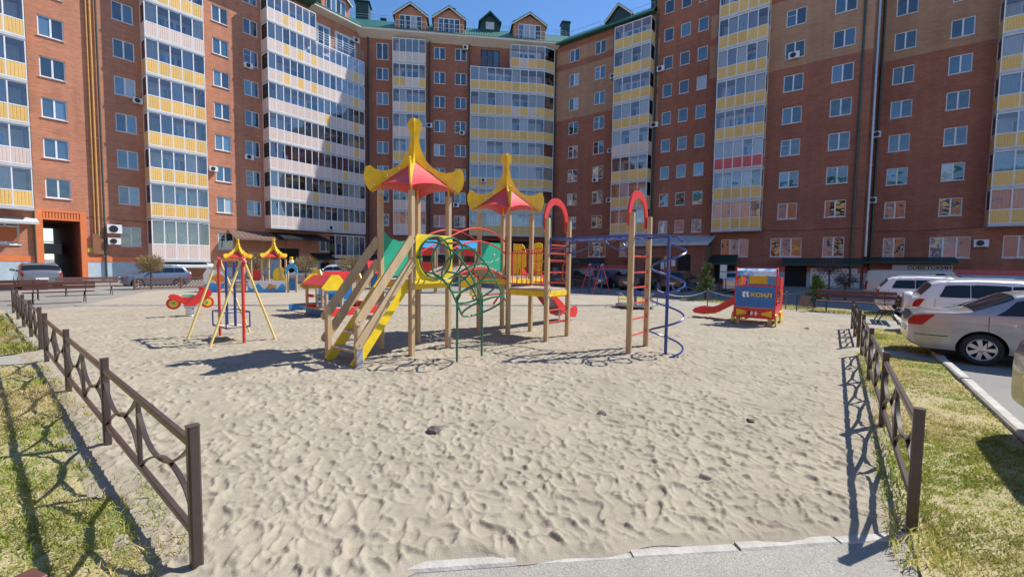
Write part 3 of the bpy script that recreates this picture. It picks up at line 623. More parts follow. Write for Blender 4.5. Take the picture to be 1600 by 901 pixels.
# ---- corner wing
MW = thing('apartment_building', 'shaded brick corner wing with green tiled roof and dormers', 'building', (-15.1,50.6,0), R(7.5))
holes = []; wins = []
for k in range(-1, 8):
    for x0, x1 in ((-.7,.63),(5.77,7.09),(8.19,9.53)):
        z0 = ZK(k)+.88 if k >= 0 else 2.7
        if k == 7 and x0 == -.7: z0 -= .5; holes.append((x0,x1,z0,z0+1.85)); wins.append((x0,z0,1.33,1.85)); continue
        holes.append((x0,x1,z0,z0+1.37)); wins.append((x0,z0,x1-x0,1.37))
wall(MW, -2.36, 20.05, -.03, 27.6, holes, ['brick_brown'])
for x, z, w, h in wins: window(MW, x, z, w, h)
MB().box((-2.3,.26,-.03),(20,12,27.5)).build('rear_wall', 'brick_brown', MW)
m1 = [[Pc],[Pc],[Pc,Pc,Yc],[Yc,Yc,Pc,Yc,Yc],[Pc],[Pc,Pc,Yc,Yc,Yc],[Yc,Yc,Pc,Pc,Yc],[Pc]]
for k in range(0, 8): balcony(MW, rect_poly(1.25, 4.85, .9), ZK(k)-.1, (1,5,1), m1[k], door=(1.4,4.7), curt=.35)
bow = [(9.98,0),(9.98,-1.3),(18.6,-1.3),(19.9,-.7),(20.0,0)]
bowr = [(14.6,0),(14.6,-1.3),(18.6,-1.3),(19.9,-.7),(20.0,0)]
for k in range(0, 7): balcony(MW, bow, ZK(k)-.02, (1,9,1,1), [Yc] if k != 5 else [Yc,Yc,Yc,Yc,Yc,Pc,Yc,Pc,Yc], door=(10.2,18.5), curt=.4)
balcony(MW, bowr, ZK(7)-.02, (1,4,1,1), [Yc,Pc,Yc,Yc], door=(14.8,18.4), curt=.1)
rl = MB()
for zz in (.1,.95): rl.tube([(10,-1.26,ZK(7)+zz),(14.6,-1.26,ZK(7)+zz)], .025, 6)
for i in range(24): rl.tube([(10+.2*i,-1.26,ZK(7)),(10+.2*i,-1.26,ZK(7)+.95)], .014, 5)
rl.build('terrace_railing', 'brown_metal', MW)
MB().box((11.2,-.05,ZK(7)+.05),(13.4,-.01,ZK(7)+2.3)).build('terrace_door', 'black_metal', MW)
for i in range(3): MB().box((11.3+.7*i,-.07,ZK(7)+.15),(11.88+.7*i,-.052,ZK(7)+2.2)).build('pane', 'pane', MW)
e = MB(); e.add([(-2.9,-1.0,27.5),(20.6,-1.0,27.5),(20.1,.1,26.95),(-2.4,.1,26.95),(-2.9,-1.0,27.72),(20.6,-1.0,27.72)],[(0,1,2,3),(0,4,5,1)]); e.build('eave', 'cream', MW, fix=False)
rf = MB(); rf.add([(-2.9,-1.05,27.73),(20.9,-1.05,27.73),(22.5,2.3,30.2),(-5,2.3,30.2)],[(0,1,2,3)]); rf.add([(-5,2.3,30.2),(22.5,2.3,30.2),(22.5,13,30.3),(-5,13,30.3)],[(0,1,2,3)]); rf.build('roof', 'roof_tile', MW, fix=False)
dormer(MW, 1.4, 4.95, 27.75, 29.7, 30.95); dormer(MW, 5.75, 9.25, 27.75, 29.7, 30.9); dormer(MW, 15.0, 18.8, 27.75, 29.8, 31.0)
dormer(MW, 11.2, 13.5, 29.4, 30.6, 31.7, y0=1.4, wood='green_metal', panes=0, rail=False, trim='green_metal'); MB().box((11.85,1.36,29.75),(12.85,1.39,30.6)).build('dormer_vent', 'grey_trim', MW)
def chimney(parent, x, y, z0, z1, w, name='chimney'):
    mb = MB(); mb.box((x-w/2,y-w/2,z0),(x+w/2,y+w/2,z1-.25)); mb.box((x-w*.62,y-w*.62,z1-.22),(x+w*.62,y+w*.62,z1-.12)); mb.box((x-w*.4,y-w*.4,z1-.25),(x+w*.4,y+w*.4,z1-.2)); mb.box((x-w*.5,y-w*.5,z1-.12),(x+w*.5,y+w*.5,z1)); mb.build(name, 'green_metal', parent)
for x, z, w in ((-3.0,33.2,1.5),(-.5,31.3,.6),(2.6,31.4,1.1),(7.9,33.2,.55),(9.0,31.9,.5),(15.9,32.3,.8),(22.4,33.0,1.0)): chimney(MW, x, 4.5 if w > .9 else 4, 29.4, z, w)
sr = MB()
for a, b in ((-4,10.5),(13.6,22)):
    sr.tube([(a,2.2,30.75),(b,2.2,30.75)], .02, 5); sr.tube([(a,2.2,30.5),(b,2.2,30.5)], .015, 5)
    for i in range(8): xx = a+(b-a)*i/7; sr.tube([(xx,2.2,30.1),(xx,2.2,30.8)], .02, 5)
sr.build('snow_guard', 'galvanized', MW)
for x in (-1.6, 5.3, 9.85): pipe(MW, 'downpipe', x, -.12, .1, 27.3, .07, 'pipe_green')
MB().box((-2.3,-.05,1.3),(10,.01,1.7)).build('plinth_band', 'orange_paint', MW); MB().box((-2.3,-.03,-.03),(10,.01,1.3)).build('plinth', 'blue_plinth', MW)
canopy(MW, -1.5, 7.5, 2.5, 1.8, .5, 'green_metal'); canopy(MW, 8.0, 19.5, 4.4, 2.6, .6, 'black_metal')
ac(MW, 4.95, 17.3, 'white outdoor unit beside the narrow corner balconies', w=.66, h=.5); ac(MW, 8.75, 16.65, 'white outdoor unit below a shaded window of the corner wing', w=.6, h=.45); ac(MW, 8.05, 8.25, 'white outdoor unit low on the shaded corner wing', w=.7, h=.5); ac(MW, 9.1, 26.4, 'white outdoor unit under the eave of the corner wing', w=.6, h=.45)
ac(MW, 11.2, 11.0, 'white outdoor unit on the yellow bow balconies', y=-1.7, w=.66, h=.45)

# ---- right wing, in shade
RW = thing('apartment_building', 'dark brick apartment wing in shade with tan brick fields', 'building', (7.27,51.3,0), R(-37.5))
holes = []; wins = []
for k in range(0, 9):
    zz = ZK(k)
    for x0, x1 in ((-1.05,.25),(2.22,3.55),(20.6,22.05),(24.0,25.44)):
        if k == 8 and x0 < 5: continue
        hh = 1.4; holes.append((x0,x1,zz+.86,zz+.86+hh)); wins.append((x0,zz+.86,x1-x0,hh,2))
    for x0 in (9.97,11.62,13.28): holes.append((x0,x0+.93,zz-.02,zz+1.26)); wins.append((x0,zz-.02,.93,1.28,1))
for x0, x1, n in ((-1.3,.3,2),(1.9,4.1,3),(5.7,7.0,2),(16.08,18.42,3),(20.17,22.53,3),(24.0,25.46,2)): holes.append((x0,x1,2.55,4.22)); wins.append((x0,2.55,x1-x0,1.67,n))
def zone(x, z):
    if x < 5.2: return 1 if (18.74 < z < 24.5 or 25.2 < z < 26.7) else 0
    if x > 19.3: return 1 if 18.98 < z < 24.75 else 0
    if 14.45 < x < 15.4: return 1 if (19.6 < z < 22.6 or 23.3 < z < 25.4) else 0
    if 9.15 < x < 9.55: return 1 if (16.6 < z < 19.3 or 20.0 < z < 22.2 or 23.3 < z < 24.8) else 0
    return 0
ex = [('z',v) for v in (18.74,24.5,25.2,26.7,18.98,24.75,19.6,22.6,23.3,25.4,16.6,19.3,20.0,22.2,24.8,27.6)] + [('x',v) for v in (5.2,19.3,14.45,15.4,9.15,9.55)]
w1h = [h for h in holes if h[1] < 9.1]; w2h = [h for h in holes if h[0] > 9.1]
wall(RW, -3.15, 9.15, -.03, 27.6, w1h, ['brick_brown','brick_tan'], zone=zone, extra=ex)
wall(RW, 9.15, 26.6, -.03, 29.0, w2h, ['brick_brown','brick_tan'], zone=zone, extra=ex)
for x, z, w, h, n in wins: window(RW, x, z, w, h, n)
# set-back end of the wing
h3 = []; w3 = []
for k in range(0, 8):
    for x0, x1 in ((28.03,29.38),(31.35,32.68)): h3.append((x0,x1,ZK(k)+.86,ZK(k)+2.26)); w3.append((x0,ZK(k)+.86,x1-x0,1.4,2))
for x0, x1, n in ((28.08,29.48,2),(30.96,33.3,3),(34.98,37.4,3)): h3.append((x0,x1,2.55,4.22)); w3.append((x0,2.55,x1-x0,1.67,n))
wall(RW, 26.6, 46, -.03, 29.0, h3, ['brick_brown','brick_tan'], zone=zone, extra=ex, y=3.4)
for x, z, w, h, n in w3: window(RW, x, z, w, h, n, 3.4)
MB().box((-3.0,.26,-.03),(9.2,13,27.5)).build('rear_wall', 'brick_brown', RW); MB().box((9.16,.26,-.03),(26.58,14,28.95)).build('rear_wall', 'brick_brown', RW); MB().box((26.62,3.7,-.03),(46,14,28.95)).build('rear_wall', 'brick_brown', RW)
MB().add([(26.6,0,-.03),(26.6,3.4,-.03),(26.6,3.4,29),(26.6,0,29)],[(0,1,2,3)]).add([(9.15,0,27.4),(9.15,13,27.4),(9.15,13,29),(9.15,0,29)],[(0,3,2,1)]).build('side_wall', 'brick_brown', RW, fix=False)
for k in range(0, 8): balcony(RW, rect_poly(5.15, 9.05, 1.2), ZK(k)-.02, (1,4,1), [Pc if k == 3 else Yc], door=(5.3,8.9), curt=.38, h=2.76 if k < 7 else 2.6)
for k in range(0, 8): balcony(RW, rect_poly(15.45, 19.38, 1.2), ZK(k)-.02, (1,5,1), [Rc if k == 2 else Yc], door=(15.6,19.2), curt=.48)
for k in range(0, 8):
    b = balcony(RW, rect_poly(33.95, 38.2, 1.2), ZK(k)-.02, (1,4,1), [Yc], door=(34.2,38.0), curt=.48); b.location = (0,3.4,0)
rf = MB(); rf.add([(-3.4,-.75,27.6),(9.15,-.75,27.6),(9.15,3.0,30.0),(-5.2,3.0,30.0)],[(0,1,2,3)]); rf.add([(-5.2,3.0,30.0),(9.15,3.0,30.0),(9.15,13,30),(-5.2,13,30)],[(0,1,2,3)]); rf.add([(-3.4,-.75,27.42),(9.15,-.75,27.42),(9.15,-.75,27.6),(-3.4,-.75,27.6)],[(0,1,2,3)]); rf.add([(-3.4,-.75,27.42),(9.15,-.75,27.42),(9.15,.1,27.42),(-3.2,.1,27.42)],[(0,3,2,1)]); rf.build('roof', 'roof_tile', RW, fix=False)
MB().box((9.1,-.2,29.0),(46,14,29.2)).build('parapet', 'green_metal', RW)
dormer(RW, 3.3, 6.2, 27.9, 28.7, 30.1, y0=.6, wood='green_metal', panes=0, rail=False, trim='cream')
chimney(RW, 8.7, .6, 27.6, 29.4, .6)
sr = MB(); sr.tube([(-2,-.3,28.5),(3,-.3,28.5)], .02, 5); sr.tube([(6.3,-.3,28.5),(9,-.3,28.5)], .02, 5)
for xx in (-2,-.6,.8,2.2,3,6.5,7.8,9): sr.tube([(xx,-.3,27.8),(xx,-.3,28.55)], .018, 5)
sr.build('snow_guard', 'galvanized', RW)
for x, yy in ((-2.9,-.15),(9.3,-.12),(15.2,-.12),(25.95,-.12)): pipe(RW, 'downpipe', x, yy, .1, 27.3, .08, 'pipe_green')
pipe(RW, 'downpipe', 27.3, 3.28, .1, 28.8, .09, 'pipe_green'); pipe(RW, 'flue_pipe', 26.85, .3, 2.6, 28.9, .10, 'galvanized', 9)
MB().box((15.6,-.05,1.22),(26.6,.01,1.62)).build('plinth_band', 'panel_red', RW); MB().box((-3,-.05,1.22),(7.5,.01,1.62)).build('plinth_band', 'panel_red', RW); MB().box((26.9,3.35,1.22),(46,3.41,1.62)).build('plinth_band', 'panel_red', RW)
MB().box((15.6,-.03,-.03),(26.6,.01,1.22)).build('plinth', 'blue_plinth', RW); MB().box((-3,-.03,-.03),(7.5,.01,1.22)).build('plinth', 'blue_plinth', RW); MB().box((26.9,3.37,-.03),(46,3.41,1.22)).build('plinth', 'blue_plinth', RW)
# entrance porch
po = ob('entrance_porch', None, RW)
MB().box((7.8,-2.5,-.03),(15.2,-.03,3.55)).build('porch_wall', 'brick_brown', po); MB().add([(7.4,-2.9,3.56),(15.6,-2.9,3.56),(15.6,-.02,4.5),(7.4,-.02,4.7),(7.4,-2.9,3.85),(15.6,-2.9,3.85),(15.6,-.02,4.6),(7.4,-.02,4.85)],[(0,3,2,1),(4,5,6,7),(0,1,5,4),(1,2,6,5),(3,0,4,7)]).build('porch_roof', 'grey_trim', po)
MB().box((12.8,-2.56,-.02),(14.0,-2.49,2.7)).build('door', 'dark', po); MB().box((9.6,-2.56,-.02),(11.2,-2.49,2.4)).build('door', 'black_metal', po)
for x, z, w, h, m in ((11.5,2.2,.5,.35,'poster_yellow'),(11.2,1.3,.35,.7,'paper'),(11.7,1.5,.4,.5,'paper'),(12.25,1.6,.35,.6,'paper')): MB().box((x,-2.53,z),(x+w,-2.503,z+h)).build('poster', m, po)
canopy(RW, -3.0, 4.0, 2.35, 1.4, .6, 'green_metal'); canopy(RW, 15.4, 17.6, 2.75, 1.5, .8, 'green_metal'); canopy(RW, 21.2, 26.7, 2.45, 1.3, .5, 'green_metal')
c = canopy(RW, 26.7, 32.5, 2.6, 1.3, .38, 'green_metal'); c.location = (0,3.4,0)
MB().box((15.6,-.06,-.02),(17.4,-.02,1.9)).build('door', 'dark', RW); MB().box((21.4,-.07,-.02),(23.0,-.035,1.75)).build('door', 'dark', RW)
po = ob('poster_board', None, RW); MB().box((23.25,-.14,.15),(26.4,-.055,1.58)).build('board', 'paper', po)
dm = MB()
for j in range(5):
    for i in range(11): xx = 23.45 + i*.27 + (.12 if j % 2 else 0); dm.box((xx,-.15,.3+j*.26),(xx+.12,-.142,.36+j*.26))
dm.build('print', 'ink', po)
def text(body, size, m, parent, loc, rot, name='lettering', ext=.008, bold=.0):
    cu = bpy.data.curves.new(name, 'FONT'); cu.body = body; cu.size = size; cu.extrude = ext; cu.offset = bold; cu.resolution_u = 3
    t = bpy.data.objects.new(name, cu); COL.objects.link(t); bpy.context.view_layer.update()
    me = bpy.data.meshes.new_from_object(t.evaluated_get(bpy.context.evaluated_depsgraph_get())); bpy.data.objects.remove(t)
    me.materials.clear(); me.materials.append(MAT[m]); o = ob(name, me, parent, loc); o.rotation_euler = rot; return o, me
sg = thing('shop_sign', 'pale sign board with dark blue capital letters over a shop door', 'sign', tuple((Matrix.Translation((7.27,51.3,0)) @ Matrix.Rotation(R(-37.5),4,'Z')) @ Vector((28.75,3.2,0))), R(-37.5))
MB().box((0,0,.1),(3.6,.14,1.95)).build('board', 'paper', sg); MB().box((2.5,-.02,.1),(3.5,-.004,.75)).box((2.3,-.02,.7),(2.9,-.004,.85)).build('print', 'ink', sg)
o, me = text('СОВЕТСКИЙ', .40, 'ink', sg, (.95,-.012,1.60), (R(90),0,0), bold=.012); wx = max(v.co.x for v in me.vertices); o.scale = (2.6/wx, 1, 1)
ac(RW, 9.45, 21.4, 'white outdoor unit at the corner of the small square windows', w=.72, h=.5); ac(RW, 4.25, 22.0, 'white outdoor unit left of the topmost shaded yellow balconies', w=.62, h=.46); ac(RW, 4.2, 14.0, 'white outdoor unit left of the peach balcony', w=.62, h=.46); ac(RW, 4.2, 8.6, 'white outdoor unit left of the lower shaded balconies', w=.62, h=.46); ac(RW, 9.0, 15.9, 'white outdoor unit right of the narrow shaded balconies', w=.7, h=.5); ac(RW, 2.4, 11.0, 'white outdoor unit below a shaded window near the corner pipe', w=.7, h=.45); ac(RW, 20.9, 19.55, 'white outdoor unit on the tan brick field', w=.8, h=.55); ac(RW, 33.4, 3.4, 'white outdoor unit low on the set-back shaded wall', y=3.05, w=.8, h=.55); ac(RW, 27.0, 12.7, 'white outdoor unit beside the tall flue pipe, upper one', y=3.0, w=.5, h=.5); ac(RW, 27.0, 7.2, 'white outdoor unit beside the tall flue pipe, lower one', y=3.0, w=.5, h=.5)

for par, pts in ((RW, [(18.5,-.05,5.0),(22,-.05,4.82),(26.4,-.05,4.9)]), (RW, [(26.7,3.34,4.85),(30.5,3.34,4.75),(34.5,3.34,4.95)]), (LW, [(1.9,-.05,4.75),(3.6,-.05,4.65),(5.5,-.05,4.6)]), (LW, [(9.4,-.05,4.7),(10.4,-.05,4.55),(12.4,-.05,4.5)])): MB().tube(pts, .014, 5).build('cable', 'black_metal', par)

# ---- wing that closes the courtyard behind the camera (seen in the window panes)
OW = thing('apartment_building', 'sunlit brick wing facing the sand, mirrored in the shaded windows', 'building', W(-27,34), R(142.5))
holes = []; wins = []
for k in range(-1, 5):
    for i in range(15):
        x = 1.2 + 4.9*i; z = ZK(k)+.86 if k >= 0 else 2.6
        holes.append((x,x+1.4,z,z+1.4)); wins.append((x,z,1.4,1.4))
wall(OW, 0, 74, -.03, 19.0, holes, ['brick_red'])
for x, z, w, h in wins: window(OW, x, z, w, h)
for k in range(0, 5):
    for i in range(0, 15, 3):
        x = 3.0 + 4.9*i; b_ = ob('balcony', cached('obal', lambda: MB().box((0,-1.0,1.1),(2.7,0,2.5)).mesh('balcony','pane')), OW, (x,0,ZK(k)))
        ob('panel', cached('opan', lambda: MB().box((-.04,-1.05,.0),(2.74,0,1.08)).mesh('panel','panel_yellow')), b_); ob('slab', cached('osl', lambda: MB().box((-.06,-1.07,2.52),(2.76,0,2.74)).mesh('slab','white_frame')), b_)
MB().box((0,.26,-.03),(74,13,18.9)).build('rear_wall', 'brick_red', OW)
MB().add([(-.5,-.7,19.0),(74.5,-.7,19.0),(74.5,6,21.5),(-.5,6,21.5),(74.5,13.5,19),(-.5,13.5,19)],[(0,1,2,3),(3,2,4,5)]).build('roof', 'roof_tile', OW, fix=False)

# ------------------------------------------------------------------ fences round the sand
def fence_section(parent, L, h=.8, rail=.70):
    """frame with a middle bar and swept bars; local x along the fence"""
    z0 = .20
    for nm, zz, hh in (('top_rail',rail,.045),('bottom_rail',z0,.04)): MB().beam((.02,0,zz),(L-.02,0,zz), .035, hh).build(nm, 'fence_brown', parent)
    MB().beam((L/2,0,z0),(L/2,0,rail), .028, .035, up=(1,0,0)).build('middle_bar', 'fence_brown', parent)
    def curve(pts):
        P = []; n = len(pts)
        for i in range(n-1):
            p0, p1, p2, p3 = [Vector(pts[max(0,min(n-1,i+j))]) for j in (-1,0,1,2)]
            for s in range(6):
                t = s/6; P.append(.5*((2*p1)+(p2-p0)*t+(2*p0-5*p1+4*p2-p3)*t*t+(3*p1-p0-3*p2+p3)*t**3))
        P.append(Vector(pts[-1])); return P
    H = rail - z0
    for k in range(2):
        a = k*L/2 + .02; w = L/2 - .04
        up = curve([(a,0,rail-.01),(a+w*.18,0,z0+H*.72),(a+w*.42,0,z0+H*.49),(a+w*.68,0,z0+H*.43),(a+w*.88,0,z0+H*.56),(a+w,0,z0+H*.78)])
        lo = curve([(a,0,z0+H*.20),(a+w*.12,0,z0+H*.42),(a+w*.32,0,z0+H*.52),(a+w*.55,0,z0+H*.47),(a+w*.82,0,z0+H*.24),(a+w,0,z0+.01)])
        for c in (up, lo):
            mb = MB()
            for i in range(len(c)-1): mb.beam(c[i], c[i+1]+(c[i+1]-c[i])*.06, .03, .012)
            mb.build('swept_bar', 'fence_brown', parent)
def fence(label, a, b, n, first=True):
    a, b = Vector(a), Vector(b); d = b-a; L = d.length/n; rz = math.atan2(d.y, d.x)
    root = thing('metal_fence', label, 'fence', tuple(a), rz, 'low brown metal fences round the sand')
    pm = cached('fpost', lambda: MB().beam((0,0,-.05),(0,0,.80), .057, .057, up=(1,0,0)).beam((0,0,.80),(0,0,.806), .062, .062, up=(1,0,0)).mesh('post','fence_brown'))
    for i in range(n+1): ob('post', pm, root, (i*L,0,0), random.uniform(-.03,.03))
    sec = ob('section', None, root); fence_section(sec, L)
    secs = [sec]
    for i in range(1, n): c = copy_tree(sec, root); c.location = (i*L,0,0)
fence('brown metal fence with swept bars, nearest on the left of the sand', W(.76,-2.75), W(.88,-10.14), 3)
fence('brown metal fence beyond the crossing path on the far left', W(.93,-11.44), W(1.08,-19.7), 4)
fence('brown metal fence with swept bars along the right grass strip', W(3.74,.43), W(10.53,.36), 3)
fence('short brown metal fence near the slatted bench on the right', W(11.65,.33), W(14.9,.27), 2)

# ------------------------------------------------------------------ the big play structure (local x = q, y = p)
CX, CY = -1.79, 7.65
PT = thing('play_structure', 'wooden two-tower climbing structure with yellow pagoda roofs and ladders', 'playground', (CX,CY,0), GRZ)
PW = .098
def post(x, y, h, z0=-.3): return MB().beam((x,y,z0),(x,y,h), PW, PW, up=(1,0,0)).beam((x,y,h),(x,y,h+.012), PW*.8, PW*.8, up=(1,0,0)).build('post', 'wood', PT)
for x, y in ((0,0),(0,.9),(-.9,0),(-.9,.9)): post(x, y, 2.95)
for x, y in ((0,2.8),(0,3.7),(-.9,2.8),(-.9,3.7)): post(x, y, 2.88)
for x, y in ((1.05,2.8),(1.05,3.7),(2.92,2.8),(2.92,3.7)): post(x, y, 2.66)
for x, y in ((0,-1.08),(-.88,-1.08)): post(x, y, .93)
MB().box((.055,-1.14,-.02),(.062,-1.03,.42)).build('post_plate', 'galvanized', PT)
def deck(x0, x1, y0, y1, z, nb=7, beam='play_yellow'):
    d = ob('deck', None, PT); w = (y1-y0)/nb
    me = MB().box((x0,.006,z-.04),(x1,w-.006,z)).mesh('plank','wood_grey')
    for i in range(nb): ob('plank', me, d, (0,y0+i*w,random.uniform(-.004,.002)))
    for a, b in (((x0,y0,z-.11),(x1,y0,z-.11)),((x0,y1,z-.11),(x1,y1,z-.11)),((x0,y0,z-.11),(x0,y1,z-.11)),((x1,y0,z-.11),(x1,y1,z-.11))): MB().beam(a, b, .035, .12).build('edge_beam', beam, d)
deck(-.9, 0, 0, .9, 1.38); deck(-.9, 0, 2.8, 3.7, 1.38); deck(.05, 1.05, 2.8, 3.7, 1.15)
def pagoda(parent, cx, cy, z0=2.95, s=1.0, red='roof_red', half=.45, notch=False):
    """four yellow fins over the corner posts, red sheets between"""
    r = ob('roof', None, parent)
    fin = [(.0,4.40),(.075,4.38),(.125,4.31),(.13,4.24),(.10,4.165),(.072,4.12),(.075,4.0),(.10,3.86),(.145,3.73),(.22,3.6),(.34,3.48),(.48,3.415),(.60,3.40),(.72,3.43),(.82,3.50),(.885,3.47),(.925,3.36),(.925,3.24),(.89,3.12),(.83,3.04),(.76,3.0),(.70,3.06),(.60,3.17),(.5,3.25),(.3,3.40),(.05,3.54),(0,3.56)]
    if notch: fin = [(.0,4.4),(.07,4.4),(.075,4.1),(.13,4.0),(.13,3.88),(.2,3.8),(.26,3.66),(.36,3.6),(.42,3.5),(.55,3.44),(.6,3.36),(.85,3.36),(.92,3.28),(.9,3.14),(.8,3.06),(.66,2.97),(.60,3.0),(.5,3.12),(.3,3.28),(.05,3.42),(0,3.44)]
    for k in range(4):
        a = R(45+90*k); c, sn = COS(a), SIN(a)
        mb = MB(); mb.prism([(u*s,(v-2.95)*s) for u, v in fin], .024, lambda u, v, w: (cx+c*(u+.006)-sn*(w-.012), cy+sn*(u+.006)+c*(w-.012), z0+v)); f = mb.build('fin', 'play_yellow', r)
        bl = MB()
        for u, v in ((.28,3.46),(.5,3.32),(.74,3.14)):
            for sg in (-1, 1): bl.lathe([(.0,.008),(.014,.006),(.014,0)], 8, mat=Matrix.Translation((cx+c*u*s-sn*.013*sg, cy+sn*u*s+c*.013*sg, z0+(v-2.95)*s)) @ Matrix.Rotation(a,4,'Z') @ Matrix.Rotation(R(-90)*sg,4,'X'))
        bl.build('bolt', 'chrome', f)['kind'] = 'stuff'
    n = 8
    for k in range(4):
        a0, a1 = R(45+90*k), R(135+90*k); vs = []
        for i in range(n+1):
            v = i/n
            for j in range(n+1):
                u = j/n; rr = .03 + (.85-.03)*v
                ax, ay = COS(a0)*rr, SIN(a0)*rr; bx, by = COS(a1)*rr, SIN(a1)*rr
                x, y = ax+(bx-ax)*u, ay+(by-ay)*u; zz = 3.60 - .60*v**.95 + .12*(4*u*(1-u))*v**3
                vs.append((cx+x*s, cy+y*s, z0+(zz-2.95)*s))
        mb = MB(); q = [(i*(n+1)+j,i*(n+1)+j+1,(i+1)*(n+1)+j+1,(i+1)*(n+1)+j) for i in range(n) for j in range(n)]; mb.add(vs, q)
        mb.build('roof_sheet', red, r, smooth=True)
    return r
pagoda(PT, -.45, .45); pagoda(PT, -.45, 3.25, 2.88)
for (x, y) in ((0,0),(0,.9),(-.9,0),(-.9,.9),(0,2.8),(0,3.7),(-.9,2.8),(-.9,3.7)): MB().beam((x,y,2.86),(x,y,3.16), .03, .03, up=(1,0,0)).build('fin_bracket','play_yellow',PT)
# stairs
for x in (-.06, -.82): MB().beam((x,-1.12,.0),(x,-.02,1.36), .04, .17).build('stringer', 'play_yellow', PT)
for i in range(5): MB().box((-.80,-1.06+.205*i,.21+.245*i),(-.08,-.86+.205*i,.25+.245*i)).build('tread', 'wood_grey', PT)
def rail_board(x, zb, zt):
    a, b = Vector((x,-1.10,zb)), Vector((x,-.03,zt)); d = (b-a).normalized(); n = Vector((0,-d.z,d.y)); out = []; w = .075
    for k in range(7): t = PI/2 + PI*k/6; out.append(a + (d*COS(t) + n*SIN(t))*w)
    for p in (b + n*-w, b + n*w): out.append(p)
    mb = MB(); mb.prism([(p.y,p.z) for p in out], .04, lambda u, v, ww: (x-.02+ww, u, v)); h = mb.build('handrail', 'wood', PT)
    MB().lathe([(0,.006),(.018,.004),(.018,0)], 10, mat=Matrix.Translation((x+.021,a.y+.01,a.z)) @ Matrix.Rotation(R(90),4,'Y')).lathe([(0,.006),(.018,.004),(.018,0)], 10, mat=Matrix.Translation((x-.021,a.y+.01,a.z)) @ Matrix.Rotation(R(-90),4,'Y')).build('bolt', 'chrome', h)
for x in (.055, -.935):
    rail_board(x, .76, 2.12); rail_board(x, .38, 1.70)
# green side sheets of tower one
def sheet_panel(name, out, m, fr, th=.02): return MB().prism(out, th, fr).build(name, m, PT)
sheet_panel('side_panel', [(.06,1.42),(.84,1.42),(.84,2.02),(.72,2.14),(.45,2.10),(.2,2.16),(.06,2.3)], 'play_green', lambda u, v, w: (-.92+w, u, v))
# yellow panel with the round opening, and the green tunnel cage
def ring_panel(y0, y1, z0, z1, cy, cz, r, x, m):
    n = 48; vs = []; fs = []
    for k in range(n):
        a = 2*PI*k/n; c, s_ = COS(a), SIN(a)
        t = min(((y1-cy) if c > 0 else (cy-y0))/max(abs(c),1e-6), ((z1-cz) if s_ > 0 else (cz-z0))/max(abs(s_),1e-6))
        yy, zz = cy+c*t, cz+s_*t
        for xx in (x, x+.02): vs += [(xx,cy+c*r,cz+s_*r),(xx,yy,zz)]
    for k in range(n):
        a, b = k*4, ((k+1)%n)*4
        fs += [(a,b,b+1,a+1),(a+2,a+3,b+3,b+2),(a,a+2,b+2,b),(a+1,b+1,b+3,a+3)]
    return MB().add(vs, fs).build('hole_panel', m, PT)
ring_panel(.035, .935, 1.36, 2.2, .485, 1.79, .375, .055, 'play_yellow')
MB().beam((.07,.0,1.33),(.07,.93,1.33), .04, .06).build('ledge', 'play_yellow', PT)
RINGS = [(.10,1.79,0),(.42,1.76,14),(.72,1.63,34),(.95,1.43,48),(1.12,1.20,56),(1.27,.96,60)]
cage = ob('tunnel_cage', None, PT); RR = .385
def ring_pt(i, a): q, z, t = RINGS[i]; t = R(t); return Vector((q - SIN(t)*-1*0 + COS(a)*RR*SIN(t)*1.0, .485 + SIN(a)*RR, z + COS(a)*RR*COS(t)))
for i in range(6): MB().tube([ring_pt(i, 2*PI*k/36) for k in range(36)], .017, 8, closed=True).build('ring', 'tube_green', cage, smooth=True)
for a in (45,135,225,315):
    P = [ring_pt(i, R(a)) for i in range(6)]; C = []
    for i in range(5):
        p0, p1, p2, p3 = P[max(i-1,0)], P[i], P[i+1], P[min(i+2,5)]
        for s_ in range(5): t = s_/5; C.append(.5*((2*p1)+(p2-p0)*t+(2*p0-5*p1+4*p2-p3)*t*t+(3*p1-p0-3*p2+p3)*t**3))
    C.append(P[5]); MB().tube(C, .017, 8).build('long_bar', 'tube_green', cage, smooth=True)
for y in (.17,.80): MB().tube([(.97,y,-.2),(.97,y,1.06),(.99,y+(.05 if y < .4 else -.05),1.16)], .02, 8).build('leg', 'tube_green', cage, smooth=True)
for y in (.08,.89): MB().tube([(.05,y,1.79),(.16,.485+(y-.485)*.95,1.79)], .016, 6).lathe([(0,.02),(.035,.012),(.035,0)], 10, mat=Matrix.Translation((.075,y,1.79)) @ Matrix.Rotation(R(90),4,'Y')).build('clamp', 'tube_green', cage)
